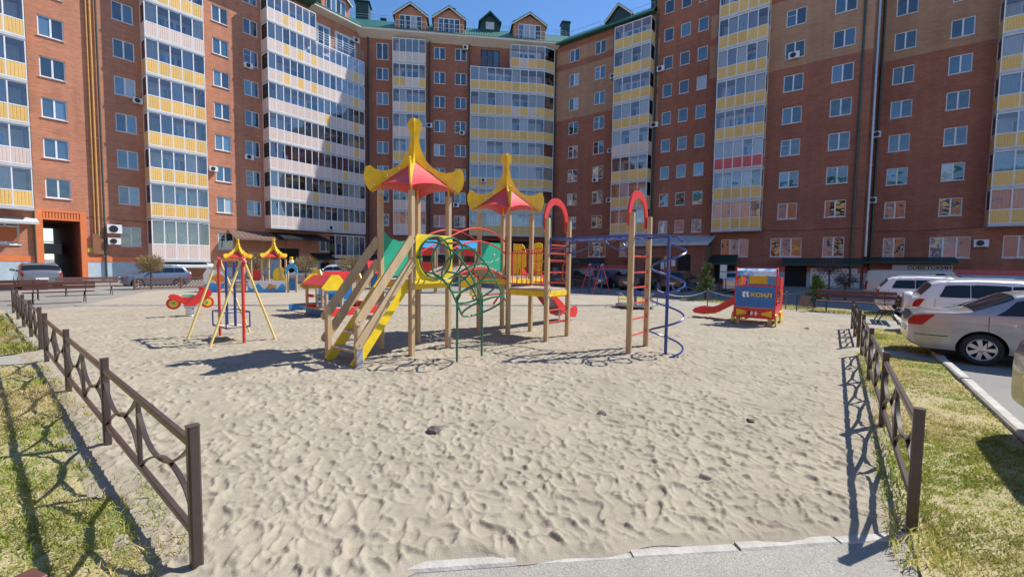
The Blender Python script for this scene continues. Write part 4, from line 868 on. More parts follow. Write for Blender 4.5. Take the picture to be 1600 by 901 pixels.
# arched bridge
br = ob('bridge', None, PT); N_ = 17
def arc(y, z0, rise): t = (y-.9)/1.9; return z0 + rise*4*t*(1-t)
for i in range(N_):
    y = .98 + 1.74*i/(N_-1); z = arc(y,1.37,.27); sl = math.atan((arc(y+.01,1.37,.27)-arc(y-.01,1.37,.27))/.02)
    o = ob('plank', cached('bplank', lambda: MB().box((-.86,-.044,-.03),(-.04,.044,0)).mesh('plank','wood_grey')), br, (0,y,z)); o.rotation_euler = (sl,0,0)
for x in (-.05, -.85):
    MB().tube([(x,.95+1.8*k/16,arc(.95+1.8*k/16,1.30,.27)) for k in range(17)], .022, 8).build('arch_tube', 'tube_red', br, smooth=True)
    for z0, rise in ((2.14,.28),(1.88,.27)): MB().tube([(x+(.0),.92+1.86*k/20,arc(.92+1.86*k/20,z0,rise)) for k in range(21)], .019, 8).build('handrail', 'tube_red', br, smooth=True)
    for y in (.945, 2.755): MB().box((x-.02,y-.012,1.84),(x+.02,y+.012,2.24)).build('rail_plate', 'play_red', br)
    for k in range(1, 8): y = .95+1.8*k/8; MB().tube([(x,y,arc(y,1.30,.27)),(x,y,arc(y,1.345,.27))], .012, 6).build('spacer', 'tube_red', br)
# tower two: chalkboard, slide portal, slide
sheet_panel('chalkboard', [(2.86,1.5),(3.64,1.5),(3.64,2.12),(3.56,2.2),(2.94,2.2),(2.86,2.12)], 'play_green', lambda u, v, w: (-.91+w, u, v))
ch = MB()
for a, b, c, d in ((3.0,1.72,3.12,1.72),(3.3,1.9,3.42,1.9),(3.36,1.84,3.36,1.96),(3.2,1.7,3.3,1.75),(3.4,1.75,3.52,1.82),(3.46,1.7,3.5,1.86),(3.1,1.66,3.16,1.74)): ch.beam((-.886,a,b),(-.886,c,d), .012, .006)
ch.build('chalk_mark', 'white_paint', PT)
sheet_panel('portal_panel', [(-.9,1.3),(-.62,1.3),(-.62,1.5),(-.5,1.62),(-.46,1.9),(-.54,2.12),(-.62,2.2),(-.9,2.22)], 'play_yellow', lambda u, v, w: (u, 4.15+w, v)); sheet_panel('portal_panel', [(-.34,1.3),(0,1.3),(.02,2.2),(-.1,2.24),(-.28,2.2),(-.34,2.1),(-.28,1.8),(-.34,1.55)], 'play_yellow', lambda u, v, w: (u, 4.15+w, v))
MB().tube([(-.62,4.13,2.06),(-.3,4.13,2.06)], .016).build('portal_bar', 'tube_red', PT); deck(-.9, 0, 3.72, 4.2, 1.38, 3)
sl = ob('slide', None, PT)
pr = [(4.15,1.40),(4.35,1.38),(4.6,1.2),(5.0,.86),(5.4,.54),(5.75,.32),(6.05,.24),(6.3,.22)]
ch = MB()
for i in range(len(pr)-1):
    (y0,z0),(y1,z1) = pr[i], pr[i+1]; ch.add([(-.68,y0,z0),(-.22,y0,z0),(-.22,y1,z1),(-.68,y1,z1)],[(0,1,2,3)])
ch.build('chute', 'galvanized', sl, fix=False)
side = [(y, z+.16) for y, z in pr[:-1]] + [(6.25,.46),(6.42,.40),(6.45,.28),(6.36,.14)] + [(y, z-.10) for y, z in reversed(pr)]
for x in (-.70, -.22): MB().prism(side, .03, lambda u, v, w: (x+w, u, v)).build('side_board', 'play_red', sl)
MB().prism([(5.02,.95),(5.3,.72),(5.42,.78),(5.3,.9),(5.12,1.02)], .012, lambda u, v, w: (-.192+w, u, v)).build('side_patch', 'play_yellow', sl)
for x in (-.66,-.26): MB().tube([(x,5.5,.45),(x,5.5,-.1)], .02).build('leg', 'galvanized', sl)
# red railing of the low deck
rl = ob('railing', None, PT)
for zz in (1.24, 1.92): MB().tube([(.06,2.78,zz),(1.0,2.78,zz)], .015).build('rail', 'tube_red', rl)
for k in range(7): x = .13+.13*k; MB().tube([(x,2.78,1.24),(x,2.78,1.92),(x+.03,2.78,1.985),(x+.075,2.78,1.985),(x+.1,2.78,1.92)], .011, 6).build('baluster', 'tube_red', rl)
for zz in (1.25,1.5,1.75,2.06): MB().tube([(.98,3.72,zz),(.08,3.72,zz)], .014).build('rail', 'tube_red', rl)
# ladder frames, arches, hand loops
def ladder(x, zs, lab):
    f = ob('ladder', None, PT)
    for z in zs: MB().tube([(x,2.84,z),(x,3.66,z)], .017, 8).lathe([(.032,0),(.032,.02),(.017,.03)], 10, mat=Matrix.Translation((x,3.65,z)) @ Matrix.Rotation(R(90),4,'X')).lathe([(.032,0),(.032,.02),(.017,.03)], 10, mat=Matrix.Translation((x,2.85,z)) @ Matrix.Rotation(R(-90),4,'X')).build('rung', 'tube_red', f, smooth=True)
    out = []; inn = []
    for k in range(25):
        t = PI*k/24; out.append((3.25-.50*COS(t), 2.62+.52*SIN(t))); inn.append((3.25-.37*COS(t), 2.62+.38*SIN(t)))
    o2 = [(2.75,2.50),(2.77,2.46),(2.82,2.44),(2.86,2.46),(2.88,2.50)]
    o3 = [(3.62,2.50),(3.64,2.46),(3.69,2.44),(3.73,2.46),(3.75,2.50)]
    ar = o2[::-1][:0] + out + o3[::-1] + inn[::-1] + o2[::-1]
    a_ = MB()
    n = len(out); pts_o = [(2.75,2.48)] + out + [(3.75,2.48)]; pts_i = [(2.88,2.48)] + inn + [(3.62,2.48)]
    vs = []; 
    for (a, b) in zip(pts_o, pts_i):
        for xx in (x-.085, x-.05): vs += [(xx,a[0],a[1]),(xx,b[0],b[1])]
    fs = []
    for i in range(len(pts_o)-1): p, q = 4*i, 4*i+4; fs += [(p,q,q+1,p+1),(p+2,p+3,q+3,q+2),(p,p+2,q+2,q),(p+1,q+1,q+3,p+3)]
    fs += [(0,1,3,2),(len(vs)-4,len(vs)-2,len(vs)-1,len(vs)-3)]
    for yy in (2.815,3.685):
        cz = 2.48; cc = [(x-.085,yy+.065*COS(PI+PI*k/10),cz+.065*SIN(PI+PI*k/10)) for k in range(11)]; c2 = [(x-.05,b,c) for _, b, c in cc]
        a_.add(cc+c2, [tuple(range(11)), tuple(range(21,10,-1))] + [(i,i+1,12+i,11+i) for i in range(10)])
    a_.add(vs, fs); arch = a_.build('arch', 'play_red', f)
    b_ = MB()
    for yy in (2.815,3.685):
        for sgn, xx in ((-1,x-.086),(1,x-.049)): b_.lathe([(0,.012),(.02,.008),(.02,0)], 10, mat=Matrix.Translation((xx,yy,2.53)) @ Matrix.Rotation(R(90)*sgn,4,'Y'))
    b_.build('bolt', 'chrome', arch)
    return f
fA = ladder(1.05, [.41,.68,.98,1.92], 'A'); fB = ladder(2.92, [.34,.65,.96,1.26,1.55,1.86], 'B')
for y, s_ in ((2.86,1),(3.64,-1)): MB().tube([(1.0,y,1.28),(1.0,y+.10*s_,1.36),(1.0,y+.10*s_,1.66),(1.0,y,1.74)], .014).build('hand_loop', 'tube_red', fA, smooth=True)
MB().tube([(1.0,2.96,1.5),(1.0,3.54,1.5)], .013).build('gate_bar', 'tube_red', fA); MB().tube([(1.0,2.86,1.78),(1.0,3.64,1.78)], .013).build('gate_bar', 'tube_red', fA)
MB().tube([(1.05,2.84,2.1),(1.05,3.66,2.1)], .016).build('gate_bar', 'tube_red', fA)
ov = ob('overhead_bars', None, PT)
for y in (2.84,3.66):
    MB().tube([(1.1,y,2.22),(2.98,y,2.24)] + [(3.3,y+(.0 if y < 3 else -.15),2.24)], .02).build('side_bar', 'tube_blue', ov, smooth=True)
    MB().tube([(1.1,y,1.93),(1.1,y,2.25)], .024).build('bracket', 'tube_blue', ov)
    for x0, s_ in ((1.1,1),(2.9,-1)): MB().tube([(x0+s_*.55*SIN(R(9*k)),y,2.22-.27*(1-(1-COS(R(9*k)))**.9)) for k in range(11)], .015).build('brace', 'tube_blue', ov, smooth=True)
for k in range(8): x = 1.25+.24*k; MB().tube([(x,2.84,2.215),(x,3.66,2.215)], .014).build('rung', 'tube_blue', ov)
sp = ob('spiral_climber', None, PT); SX, SY = 3.51, 3.12
MB().tube([(SX,SY,-.2),(SX,SY,2.24)], .03, 12).build('pole', 'tube_blue', sp, smooth=True)
MB().tube([(2.95,2.84,2.24),(SX,SY,2.24)], .02).build('top_bar', 'tube_blue', sp); MB().tube([(2.95,3.66,2.24),(SX+.05,3.45,2.24),(SX+.26,SY-.1,2.12)], .02).build('top_bar', 'tube_blue', sp)
hx = []
for k in range(0, 141):
    t = k/140; a = R(-60) + 2*PI*3.5*t; hx.append((SX+.30*COS(a), SY+.30*SIN(a), .03+2.09*t))
MB().tube(hx, .019, 8).build('spiral', 'tube_blue', sp, smooth=True)
for z in (.34,.93,1.53): MB().tube([(SX,SY,z),(SX+.0,SY+.0,z+.05)], .036, 10).build('collar', 'tube_blue', sp)

# ------------------------------------------------------------------ swing
def swing_set(label, loc, rz, c_post, c_leg, c_seat, c_top, c_joint):
    sw = thing('toddler_swing', label, 'swing', loc, rz)
    ZT = 1.70
    for x in (0, 1.28):
        MB().tube([(x,0,-.1),(x,0,ZT-.12)] + [(x+(.12 if x < .6 else -.12)*(1-COS(R(18*k))),0,ZT-.12+.12*SIN(R(18*k))) for k in range(1,6)], .03, 10).build('post', c_post, sw, smooth=True)
        for s_ in (-1,1): MB().tube([(x,s_*.04,ZT-.05),(x,s_*.64,-.1)], .024, 10).build('leg', c_leg, sw, smooth=True)
        MB().lathe([(0,.0),(.09,.0),(.1,.03),(.09,.06),(0,.06)], 16, mat=Matrix.Translation((x,-.03,ZT-.04)) @ Matrix.Rotation(R(-90),4,'X')).build('joint', c_joint, sw, smooth=True)
        b_ = MB()
        for dx, dz in ((-.05,.0),(.05,.0),(0,-.05)):
            for s_ in (-1, 1): b_.lathe([(.026,0),(.022,.015),(0,.02)], 10, mat=Matrix.Translation((x+dx,s_*.035,ZT-.04+dz)) @ Matrix.Rotation(R(-90)*s_,4,'X'))
        b_.build('cap', 'white_paint', sw)
    MB().tube([(.05,0,ZT),(1.23,0,ZT)], .026, 10).build('top_bar', c_top, sw, smooth=True)
    st = ob('seat', None, sw)
    for x, y in ((.42,.0),(.86,.0)): MB().tube([(x,y,ZT-.04),(x,y,.32)], .026, 10).build('hanger', c_seat, st, smooth=True)
    MB().box((.30,-.2,.30),(.98,.2,.325)).build('seat_board', 'wood_grey', st)
    for zz in (.31,.62): MB().tube([(.28,-.22,zz),(1.0,-.22,zz),(1.0,.22,zz),(.28,.22,zz)], .016, 8, closed=True).build('hoop', c_seat, st)
    for x in (.28,1.0):
        for y in (-.22,.22): MB().tube([(x,y,.31),(x,y,.62)], .014).build('upright', c_seat, st)
swing_set('small swing with red posts, yellow splayed legs and blue cradle seat', (-5.41,8.63,0), R(142.5), 'tube_red', 'tube_yellow', 'tube_blue', 'play_orange', 'tube_red')
swing_set('far small swing with blue posts and red splayed legs in the shade', (5.1,24.5,-.02), R(112), 'tube_blue', 'tube_red', 'tube_blue', 'tube_blue', 'tube_blue')

# ------------------------------------------------------------------ cars
TOPS = {
 'sedan': [(0,.58),(.012,.655),(.05,.685),(.15,.70),(.20,.73),(.33,.95),(.38,.985),(.47,1),(.54,.985),(.60,.93),(.735,.69),(.80,.66),(.92,.60),(.98,.52),(1,.42)],
 'wagon': [(0,.58),(.01,.66),(.03,.72),(.085,.93),(.12,.975),(.3,1),(.5,.99),(.58,.94),(.73,.68),(.8,.64),(.92,.58),(.98,.5),(1,.4)],
 'van':   [(0,.55),(.006,.8),(.02,.96),(.06,.99),(.3,1),(.66,1),(.72,.97),(.84,.68),(.93,.62),(.985,.52),(1,.4)]}
WID = [(0,.80),(.02,.89),(.06,.95),(.14,.985),(.5,1),(.86,.98),(.94,.92),(.985,.82),(1,.72)]
def lerp(tab, x):
    for i in range(len(tab)-1):
        if x <= tab[i+1][0]:
            t = (x-tab[i][0])/(tab[i+1][0]-tab[i][0]+1e-9); return tab[i][1]+(tab[i+1][1]-tab[i][1])*max(0,t)
    return tab[-1][1]
class Car:
    def __init__(s, label, loc, rz, L, Wd, Hh, kind, paint, name='parked_car', group='cars parked round the courtyard', belt=.66, wr=.29, wb=(.2,.81), spokes=7, spare=False, rear_lamps='side', glass=((.25,.43),(.437,.67)), backwin=None):
        s.L, s.W, s.H, s.kind, s.belt = L, Wd/2, Hh, kind, belt; s.top = TOPS[kind]
        t = s.t = thing(name, label, 'van' if kind == 'van' else 'car', loc, rz, group)
        xs = sorted({*[a for a, _ in s.top], *[a for a, _ in WID], *[i/36 for i in range(37)]}); n = len(xs); us = [i/2 for i in range(17)]; m = len(us)
        vs = []; 
        for x in xs:
            for u in us: vs.append(s.S(x,u))
            for u in us[-2:0:-1]: p = s.S(x,u); vs.append((p[0],-p[1],p[2]))
        k = 2*m-2; fs = [(i*k+j, i*k+(j+1)%k, (i+1)*k+(j+1)%k, (i+1)*k+j) for i in range(n-1) for j in range(k)] + [tuple(range(k)), tuple((n-1)*k+j for j in range(k))[::-1]]
        body = MB().add(vs, fs).build('body', [paint,'dark'], t)
        cut = MB()
        for a in wb:
            for sg in (-1,1): cut.lathe([(wr*1.17,-.16),(wr*1.17,.16)], 28, mat=Matrix.Translation((a*L, sg*(s.W*.97), wr)) @ Matrix.Rotation(R(90),4,'X'))
        co = cut.build('wheel_cut', 'dark', t); md = body.modifiers.new('b','BOOLEAN'); md.operation = 'DIFFERENCE'; md.object = co; md.solver = 'EXACT'
        bpy.context.view_layer.update(); me = bpy.data.meshes.new_from_object(body.evaluated_get(bpy.context.evaluated_depsgraph_get()))
        body.modifiers.clear(); body.data = me; bpy.data.objects.remove(co)
        me.materials.clear(); me.materials.append(MAT[paint]); me.materials.append(MAT['dark'])
        for p in me.polygons:
            c = p.center; near = any(math.hypot(c.x-a*L, c.z-wr) < wr*1.165 for a in wb); p.material_index = 1 if near else 0; p.use_smooth = not near
        me.set_sharp_from_angle(angle=R(35))
        s.patches = 0
        for sg in (-1,1):
            for gi, (a, b) in enumerate(glass): s.patch('side_window', 'car_glass', a, b, 5.12, 5.9, sg, sl=(.06 if kind == 'sedan' else -.02 if kind == 'van' else .03) if gi == 0 else 0, sf=.07 if gi == len(glass)-1 else 0)
            for xd in (glass[0][0]-.02, glass[0][1]+.008, glass[-1][1]+.03): s.patch('door_seam', 'dark', xd, xd+.0018, 1.6, 5.0, sg, 2, 8)
            for xd in (glass[0][1]-.06, glass[-1][1]-.07): s.handle(xd, sg, paint)
            s.patch('bumper_seam', 'dark', .02, .13, 2.95, 3.02, sg, 8, 2)
            if rear_lamps == 'side': s.patch('tail_lamp', 'lamp_red', .001, .088, 4.0, 4.95, sg)
            elif rear_lamps == 'wide': s.patch('tail_lamp', 'lamp_red', .0, .055, 4.1, 4.95, sg)
            elif rear_lamps == 'high': s.patch('tail_lamp', 'lamp_red', .045, .085, 5.15, 5.9, sg)
            else: s.patch('tail_lamp', 'lamp_red', .0, .028, 3.4, 5.0, sg)
            s.patch('headlamp', 'car_glass', .93, .985, 3.9, 4.8, sg)
            m_ = MB().beam((.63*L,sg*s.W*.98,.70*Hh),(.655*L,sg*(s.W+.13),.72*Hh), .09, .11).build('mirror', paint, t)
        bw = backwin or {'sedan':(.205,.325),'wagon':(.034,.083),'van':(.0062,.018)}[kind]; ww = {'sedan':(.60,.73),'wagon':(.59,.725),'van':(.73,.835)}[kind]
        s.patch('rear_window', 'car_glass', bw[0], bw[1], 6.25, 9.75, 1, 4, 14); s.patch('windscreen', 'car_glass', ww[0], ww[1], 6.2, 9.8, 1, 4, 14)
        MB().box((-.012,-.24,Hh*.36),(.012,.24,Hh*.36+.11)).build('number_plate', 'plate', t)
        MB().box((-.004,-.34,Hh*.36+.115),(.02,.34,Hh*.36+.15)).build('plate_trim', 'chrome', t)
        wm = cached(('wheel',wr,spokes), lambda: s.wheel(wr, spokes))
        for a in wb:
            for sg in (-1,1):
                w = ob('wheel', None, t, (a*L, sg*(s.W-.10), wr), 0 if sg < 0 else PI); ob('tyre', wm[0], w); ob('rim', wm[1], w)
        if spare:
            MB().lathe([(0,.17),(.25,.17),(.28,.14),(.29,.05),(.28,0),(0,0)], 24, mat=Matrix.Translation((.02,0,.56*Hh)) @ Matrix.Rotation(R(-90),4,'Y')).build('spare_wheel_cover', paint, t, smooth=True)
        if kind == 'wagon':
            for sg in (-1,1): MB().tube([(.16*L,sg*s.W*.68,Hh*.985),(.2*L,sg*s.W*.68,Hh*1.015),(.5*L,sg*s.W*.68,Hh*1.02),(.55*L,sg*s.W*.68,Hh*.985)], .014, 6).build('roof_rail', 'chrome' if paint != 'car_white' else paint, t)
        MB().box((.08*L,-s.W*.86,.12*Hh),(.93*L,s.W*.86,.2*Hh)).build('underbody', 'dark', t)
    def S(s, x, u):
        if u > 8: p = s.S(x, 16-u); return (p[0], -p[1], p[2])
        H, w = s.H, s.W*lerp(WID, x); top = lerp(s.top, x)*H; belt = min((s.belt - .05*max(0,x-.2) + .0)*H, top-.035*H)
        zb = (.155 + .10*max(0,(.06-x)/.06)**1.5 + .06*max(0,(x-.94)/.06))*H
        g = (top-belt)/(.34*H); wt = w*(.965 - .20*min(1.0, max(0,g)))
        mid = [(0,zb),(.86*w,zb),(.975*w,zb+.05*H),(1.0*w,.36*H),(1.0*w,.49*H),(.968*w,belt),(wt+.012,top-.055*H*min(1,g+.25)),(wt*.84,top-.006*H),(0,top+.012*H)]
        i = min(7, int(u)); t = u - i
        if 4 < u < 6 or u < 1: y = mid[i][0]+(mid[i+1][0]-mid[i][0])*t; z = mid[i][1]+(mid[i+1][1]-mid[i][1])*t
        else:
            p = [mid[max(0,min(8,i+j))] for j in (-1,0,1,2)]
            if i == 7: p[3] = (-mid[7][0], mid[7][1])
            if i == 6: p[0] = mid[6]
            f = lambda q: .5*(2*p[1][q]+(p[2][q]-p[0][q])*t+(2*p[0][q]-5*p[1][q]+4*p[2][q]-p[3][q])*t*t+(3*p[1][q]-p[0][q]-3*p[2][q]+p[3][q])*t**3)
            y, z = f(0), f(1)
        lean = (-.03*max(0,1-x/.05)*0)
        return (x*s.L, y, z)
    def patch(s, name, m, x0, x1, u0, u1, sg, nx=6, nu=6, sl=0.0, sf=0.0):
        vs = []
        for i in range(nx+1):
            for j in range(nu+1):
                x = x0+(x1-x0)*i/nx; u = u0+(u1-u0)*j/nu; e = .002
                if name == 'tail_lamp': x = x0+(x1-x0)*i/nx*(.5+.5*j/nu)
                x += sl*(j/nu)*(1-i/nx) - sf*(j/nu)*(i/nx)
                if u1 - u0 > .5 and x1-x0 > .01 and name != 'tail_lamp':      # rounded corners
                    f = abs(2*i/nx-1)**6*.06; u = (u-(u0+u1)/2)*(1-f)+(u0+u1)/2
                p = Vector(s.S(x,u)); a = Vector(s.S(min(1,x+e),u))-Vector(s.S(max(0,x-e),u)); b = Vector(s.S(x,u+.02))-Vector(s.S(x,u-.02)); nn = a.cross(b)
                nn = nn.normalized() if nn.length > 1e-9 else Vector((0,1,0))
                if nn.dot(Vector((0, p.y, p.z-.45*s.H))) < 0 and abs(nn.x) < .95: nn = -nn
                p += nn*.006
                if x0 < .004: p.x -= .006
                vs.append((p.x, p.y*sg, p.z))
        k = nu+1; MB().add(vs, [(i*k+j,i*k+j+1,(i+1)*k+j+1,(i+1)*k+j) for i in range(nx) for j in range(nu)]).build(name, m, s.t, smooth=True)
    def handle(s, x, sg, paint):
        p = s.S(x, 4.55); MB().beam((p[0]-.08,sg*(p[1]+.018),p[2]),(p[0]+.08,sg*(p[1]+.018),p[2]), .02, .028).build('door_handle', 'chrome', s.t)
    @staticmethod
    def wheel(r, n):
        rot = Matrix.Rotation(R(90),4,'X')
        ty = MB().lathe([(r*.66,-.09),(r*.90,-.095),(r*.98,-.075),(r,-.05),(r,.05),(r*.98,.075),(r*.9,.095),(r*.66,.09)], 36, mat=rot, caps=False)
        ty.lathe([(0,.03),(r*.66,.03)], 24, 0, mat=rot)
        rm = MB().lathe([(r*.70,.088),(r*.66,.094),(r*.62,.086),(r*.60,.03),(r*.66,.02),(r*.70,.05)], 36, mat=rot, caps=False)
        for i in range(n):
            a = 2*PI*i/n; c, sn = COS(a), SIN(a); w0, w1 = r*.085, r*.13
            v = []
            for (rr, w, y) in ((r*.14,w0,-.082),(r*.63,w1,-.078)):
                for sg in (-1,1): v.append((c*rr-sn*w*sg, y, sn*rr+c*w*sg)); v.append((c*rr-sn*w*sg, y+.035, sn*rr+c*w*sg))
            rm.add(v, [(0,4,6,2),(0,1,5,4),(2,6,7,3),(1,3,7,5)])
        rm.lathe([(0,.09),(r*.1,.088),(r*.19,.08),(r*.19,.04)], 16, mat=rot, caps=False)
        return ty.mesh('tyre','tyre',True), rm.mesh('rim','alloy')
O_, A_ = R(-37.5), R(52.5)
sed = Car('silver sedan with red wraparound tail lamps nearest the right fence', W(11.95,1.06,-.03), O_, 4.15, 1.60, 1.34, 'sedan', 'car_champagne', wr=.285, wb=(.235,.82), glass=((.27,.425),(.432,.655)))
Car('white four-wheel-drive with spare wheel cover behind the silver sedan', W(15.95,1.50,-.03), O_, 3.9, 1.62, 1.45, 'wagon', 'car_white', wr=.3, spare=True, rear_lamps='wide', glass=((.12,.26),(.264,.435),(.441,.67)), spokes=5)
Car('white minivan with dark rear side windows parked behind the bench', W(21.75,1.02,-.03), O_, 3.95, 1.55, 1.42, 'wagon', 'car_white', wr=.27, rear_lamps='tall', glass=((.11,.27),(.274,.44),(.446,.68)), spokes=6)
Car('silver people carrier cut off at the right edge of the picture', W(6.03,1.45,-.03), O_, 4.2, 1.66, 1.55, 'wagon', 'car_champagne', wr=.29, rear_lamps='high', glass=((.10,.27),(.275,.44),(.446,.68)))
Car('beige panel van with its flat roof in front of the shop sign', W(28.2,.9,-.03), O_, 4.3, 1.7, 1.62, 'van', 'car_beige', name='parked_van', wr=.28, rear_lamps='tall', glass=((.60,.72),))
Car('grey crossover seen from behind in front of the orange archway', (-25.7,23.5,-.03), R(142.5), 4.0, 1.72, 1.42, 'wagon', 'car_graphite', wr=.3, rear_lamps='wide', backwin=(.032,.08))
Car('blue grey off-roader with spare wheel behind the lattice fence', (-22.4,29.7,-.2), R(232.5), 3.5, 1.5, 1.45, 'wagon', 'car_steel', wr=.3, spare=True, rear_lamps='tall', glass=((.09,.26),(.265,.44),(.446,.66)), spokes=5)
Car('white car behind the lattice fence left of the sand table', (-13.6,33.0,-.1), R(187), 3.9, 1.55, 1.3, 'sedan', 'car_white', wr=.27)
Car('white car in the shade behind the small red roofed bench', (-13.7,37.6,-.1), R(187), 3.9, 1.55, 1.45, 'wagon', 'car_white', wr=.27)
Car('black car behind the lattice fence near the far swing', W(28.6,-17.4,-.1), A_, 3.9, 1.55, 1.32, 'sedan', 'car_black', wr=.27)
Car('dark blue estate car beside the far swing', W(28.4,-13.9,-.1), A_, 3.9, 1.6, 1.42, 'wagon', 'car_navy', wr=.28, rear_lamps='tall')
Car('dark maroon car with pale tail lamps behind the red ladder', W(27.6,-11.4,-.1), A_, 3.9, 1.6, 1.36, 'sedan', 'car_maroon', wr=.28)
Car('black estate car in the shade behind the blue spiral', W(29.0,-9.0,-.1), A_, 3.9, 1.6, 1.4, 'wagon', 'car_black', wr=.28)
Car('silver estate car behind the info stand', W(29.6,-5.3,-.1), A_, 3.9, 1.6, 1.45, 'wagon', 'car_silver', wr=.28, rear_lamps='tall')

# ------------------------------------------------------------------ benches, bin, stand
def bench(label, p, q, rz, L=2.3, loc=None, back=True):
    t = thing('park_bench', label, 'bench', loc or W(p,q), rz, 'brown slatted park benches')
    for i in range(3): ob('seat_slat', cached(('ss',L), lambda: MB().beam((-L/2,0,.43),(L/2,0,.43), .115, .03).mesh('seat_slat','bench_brown')), t, (0,-.14+.135*i,0))
    for i in range(2 if back else 0): o = ob('back_slat', cached(('bs',L), lambda: MB().beam((-L/2,0,0),(L/2,0,0), .03, .13).mesh('back_slat','bench_brown')), t, (0,.27+.035*i,.62+.15*i)); o.rotation_euler = (R(-10),0,0)
    for x in (-L*.36, L*.36):
        for y0, y1 in ((-.2,-.26),(.18,.26)): MB().tube([(x,y0*.4,.40),(x,y1,-.03)], .016).build('leg', 'black_metal', t)
        MB().tube([(x,-.2,.405),(x,.2,.405),(x,.33,.86)][:3 if back else 2], .014).build('back_bracket', 'black_metal', t)
    return t
bench('long brown slatted bench behind the play truck, facing the sand', 18.15, -.55, GRZ, 2.35, loc=(12.72,15.9,-.01))
bench('brown slatted bench seen end on beside the minivan', 0, 0, R(-37.5-90), 1.75, loc=(11.9,13.6,-.01))
bench('brown slatted bench in front of the grey crossover', 0, 0, R(52.5+180), 1.9, loc=(-17.2,16.3,-.03))
bench('brown slatted bench at the left edge of the picture', 0, 0, R(52.5+180), 1.9, loc=(-19.7,16.9,-.03))
bench('far brown slatted bench near the end of the lattice fence', 0, 0, R(52.5), 2.1, loc=(-19.6,19.9,-.03))
nb_ = bench('brown bench whose corner shows at the bottom left', 0, 0, R(70), 1.6, loc=(-2.08,.90,-.03), back=False)
bn = thing('litter_bin', 'dark hanging litter bin on two posts beside the long bench', 'bin', (11.25,16.45,-.01), R(-30))
MB().lathe([(.13,.22),(.15,.25),(.17,.6),(.165,.6),(.14,.27),(0,.25)], 20).build('bucket', 'brown_metal', bn, smooth=True)
for x in (-.26,.26): MB().tube([(x,0,-.02),(x,0,.62)], .018).build('post', 'black_metal', bn)
MB().tube([(-.26,0,.55),(.26,0,.55)], .012).build('axle', 'black_metal', bn)
st = thing('info_stand', 'info stand with two pale panels on dark posts', 'sign', (11.9,24.3,-.03), R(10))
for x in (-.2,.2): MB().tube([(x,0,0),(x,0,1.78)], .025).build('post', 'black_metal', st)
for z in (1.02,1.42): MB().box((-.21,-.04,z),(.21,-.026,z+.36)).build('panel', 'cream', st)
def chain_fence(label, pts):
    t = thing('chain_fence', label, 'fence', (*pts[0],0), 0, 'low chain fences')
    x0, y0 = pts[0]
    for x, y in pts: MB().tube([(x-x0,y-y0,-.03),(x-x0,y-y0,.68)], .022).lathe([(.03,.68),(.03,.70),(0,.72)], 8, mat=Matrix.Translation((x-x0,y-y0,0))).build('post', 'brown_metal', t)
    for (xa,ya),(xb,yb) in zip(pts, pts[1:]): MB().tube([(xa-x0+(xb-xa)*k/10, ya-y0+(yb-ya)*k/10, .64-.26*4*(k/10)*(1-k/10)) for k in range(11)], .013, 5).build('chain', 'galvanized', t)
chain_fence('low chain fence in front of the small pine', [(6.12,18.05),(8.4,18.4),(10.93,17.1)])
chain_fence('low chain fence farther back behind the small pine', [(8.0,21.4),(8.9,22.3),(11.1,20.6),(13.0,19.0)])

# ------------------------------------------------------------------ lattice fences
def lattice(label, a, b, n, h=.62, m='lattice_brown'):
    a, b = Vector((*a,-.03)), Vector((*b,-.03)); d = b-a; L = d.length/n; t = thing('lattice_fence', label, 'fence', tuple(a), math.atan2(d.y,d.x), 'low lattice fences')
    pm = MB().beam((0,0,0),(0,0,h+.08), .1, .1, up=(1,0,0)).mesh('post', m)
    def pan():
        mb = MB(); mb.box((.05,-.03,.04),(L-.05,.03,.10)); mb.box((.05,-.03,h-.03),(L-.05,.03,h+.03)); s_ = .17; H = h-.13
        k = -H
        while k < L:
            for sg in (1,-1):
                x0, z0, x1, z1 = k, .1, k+H, .1+H
                if x0 < .05: z0 += .05-x0; x0 = .05
                if x1 > L-.05: z1 -= x1-(L-.05); x1 = L-.05
                if x1-x0 > .03:
                    p, q = ((x0,.012*sg,z0),(x1,.012*sg,z1)) if sg > 0 else ((x0,.012*sg,.2+H-z0),(x1,.012*sg,.2+H-z1))
                    mb.beam(p, q, .02, .03)
            k += s_
        return mb.mesh('lattice_panel', m)
    me = pan()
    for i in range(n+1): ob('post', pm, t, (i*L,0,0))
    for i in range(n): ob('lattice_panel', me, t, (i*L,0,0))
lattice('brown lattice fence in front of the blue grey off-roader', W(6.1,-30.9)[:2], W(12.4,-30.9)[:2], 3)
lattice('brown lattice fence behind the fish play ship', W(12.9,-31.0)[:2], W(23.5,-31.0)[:2], 5)
lattice('brown lattice fence in the shade behind the far swing', (2.3,29.9), (7.0,31.3), 3)
lattice('brown lattice fence below the info stand', (12.6,27.6), (16.6,28.2), 2)

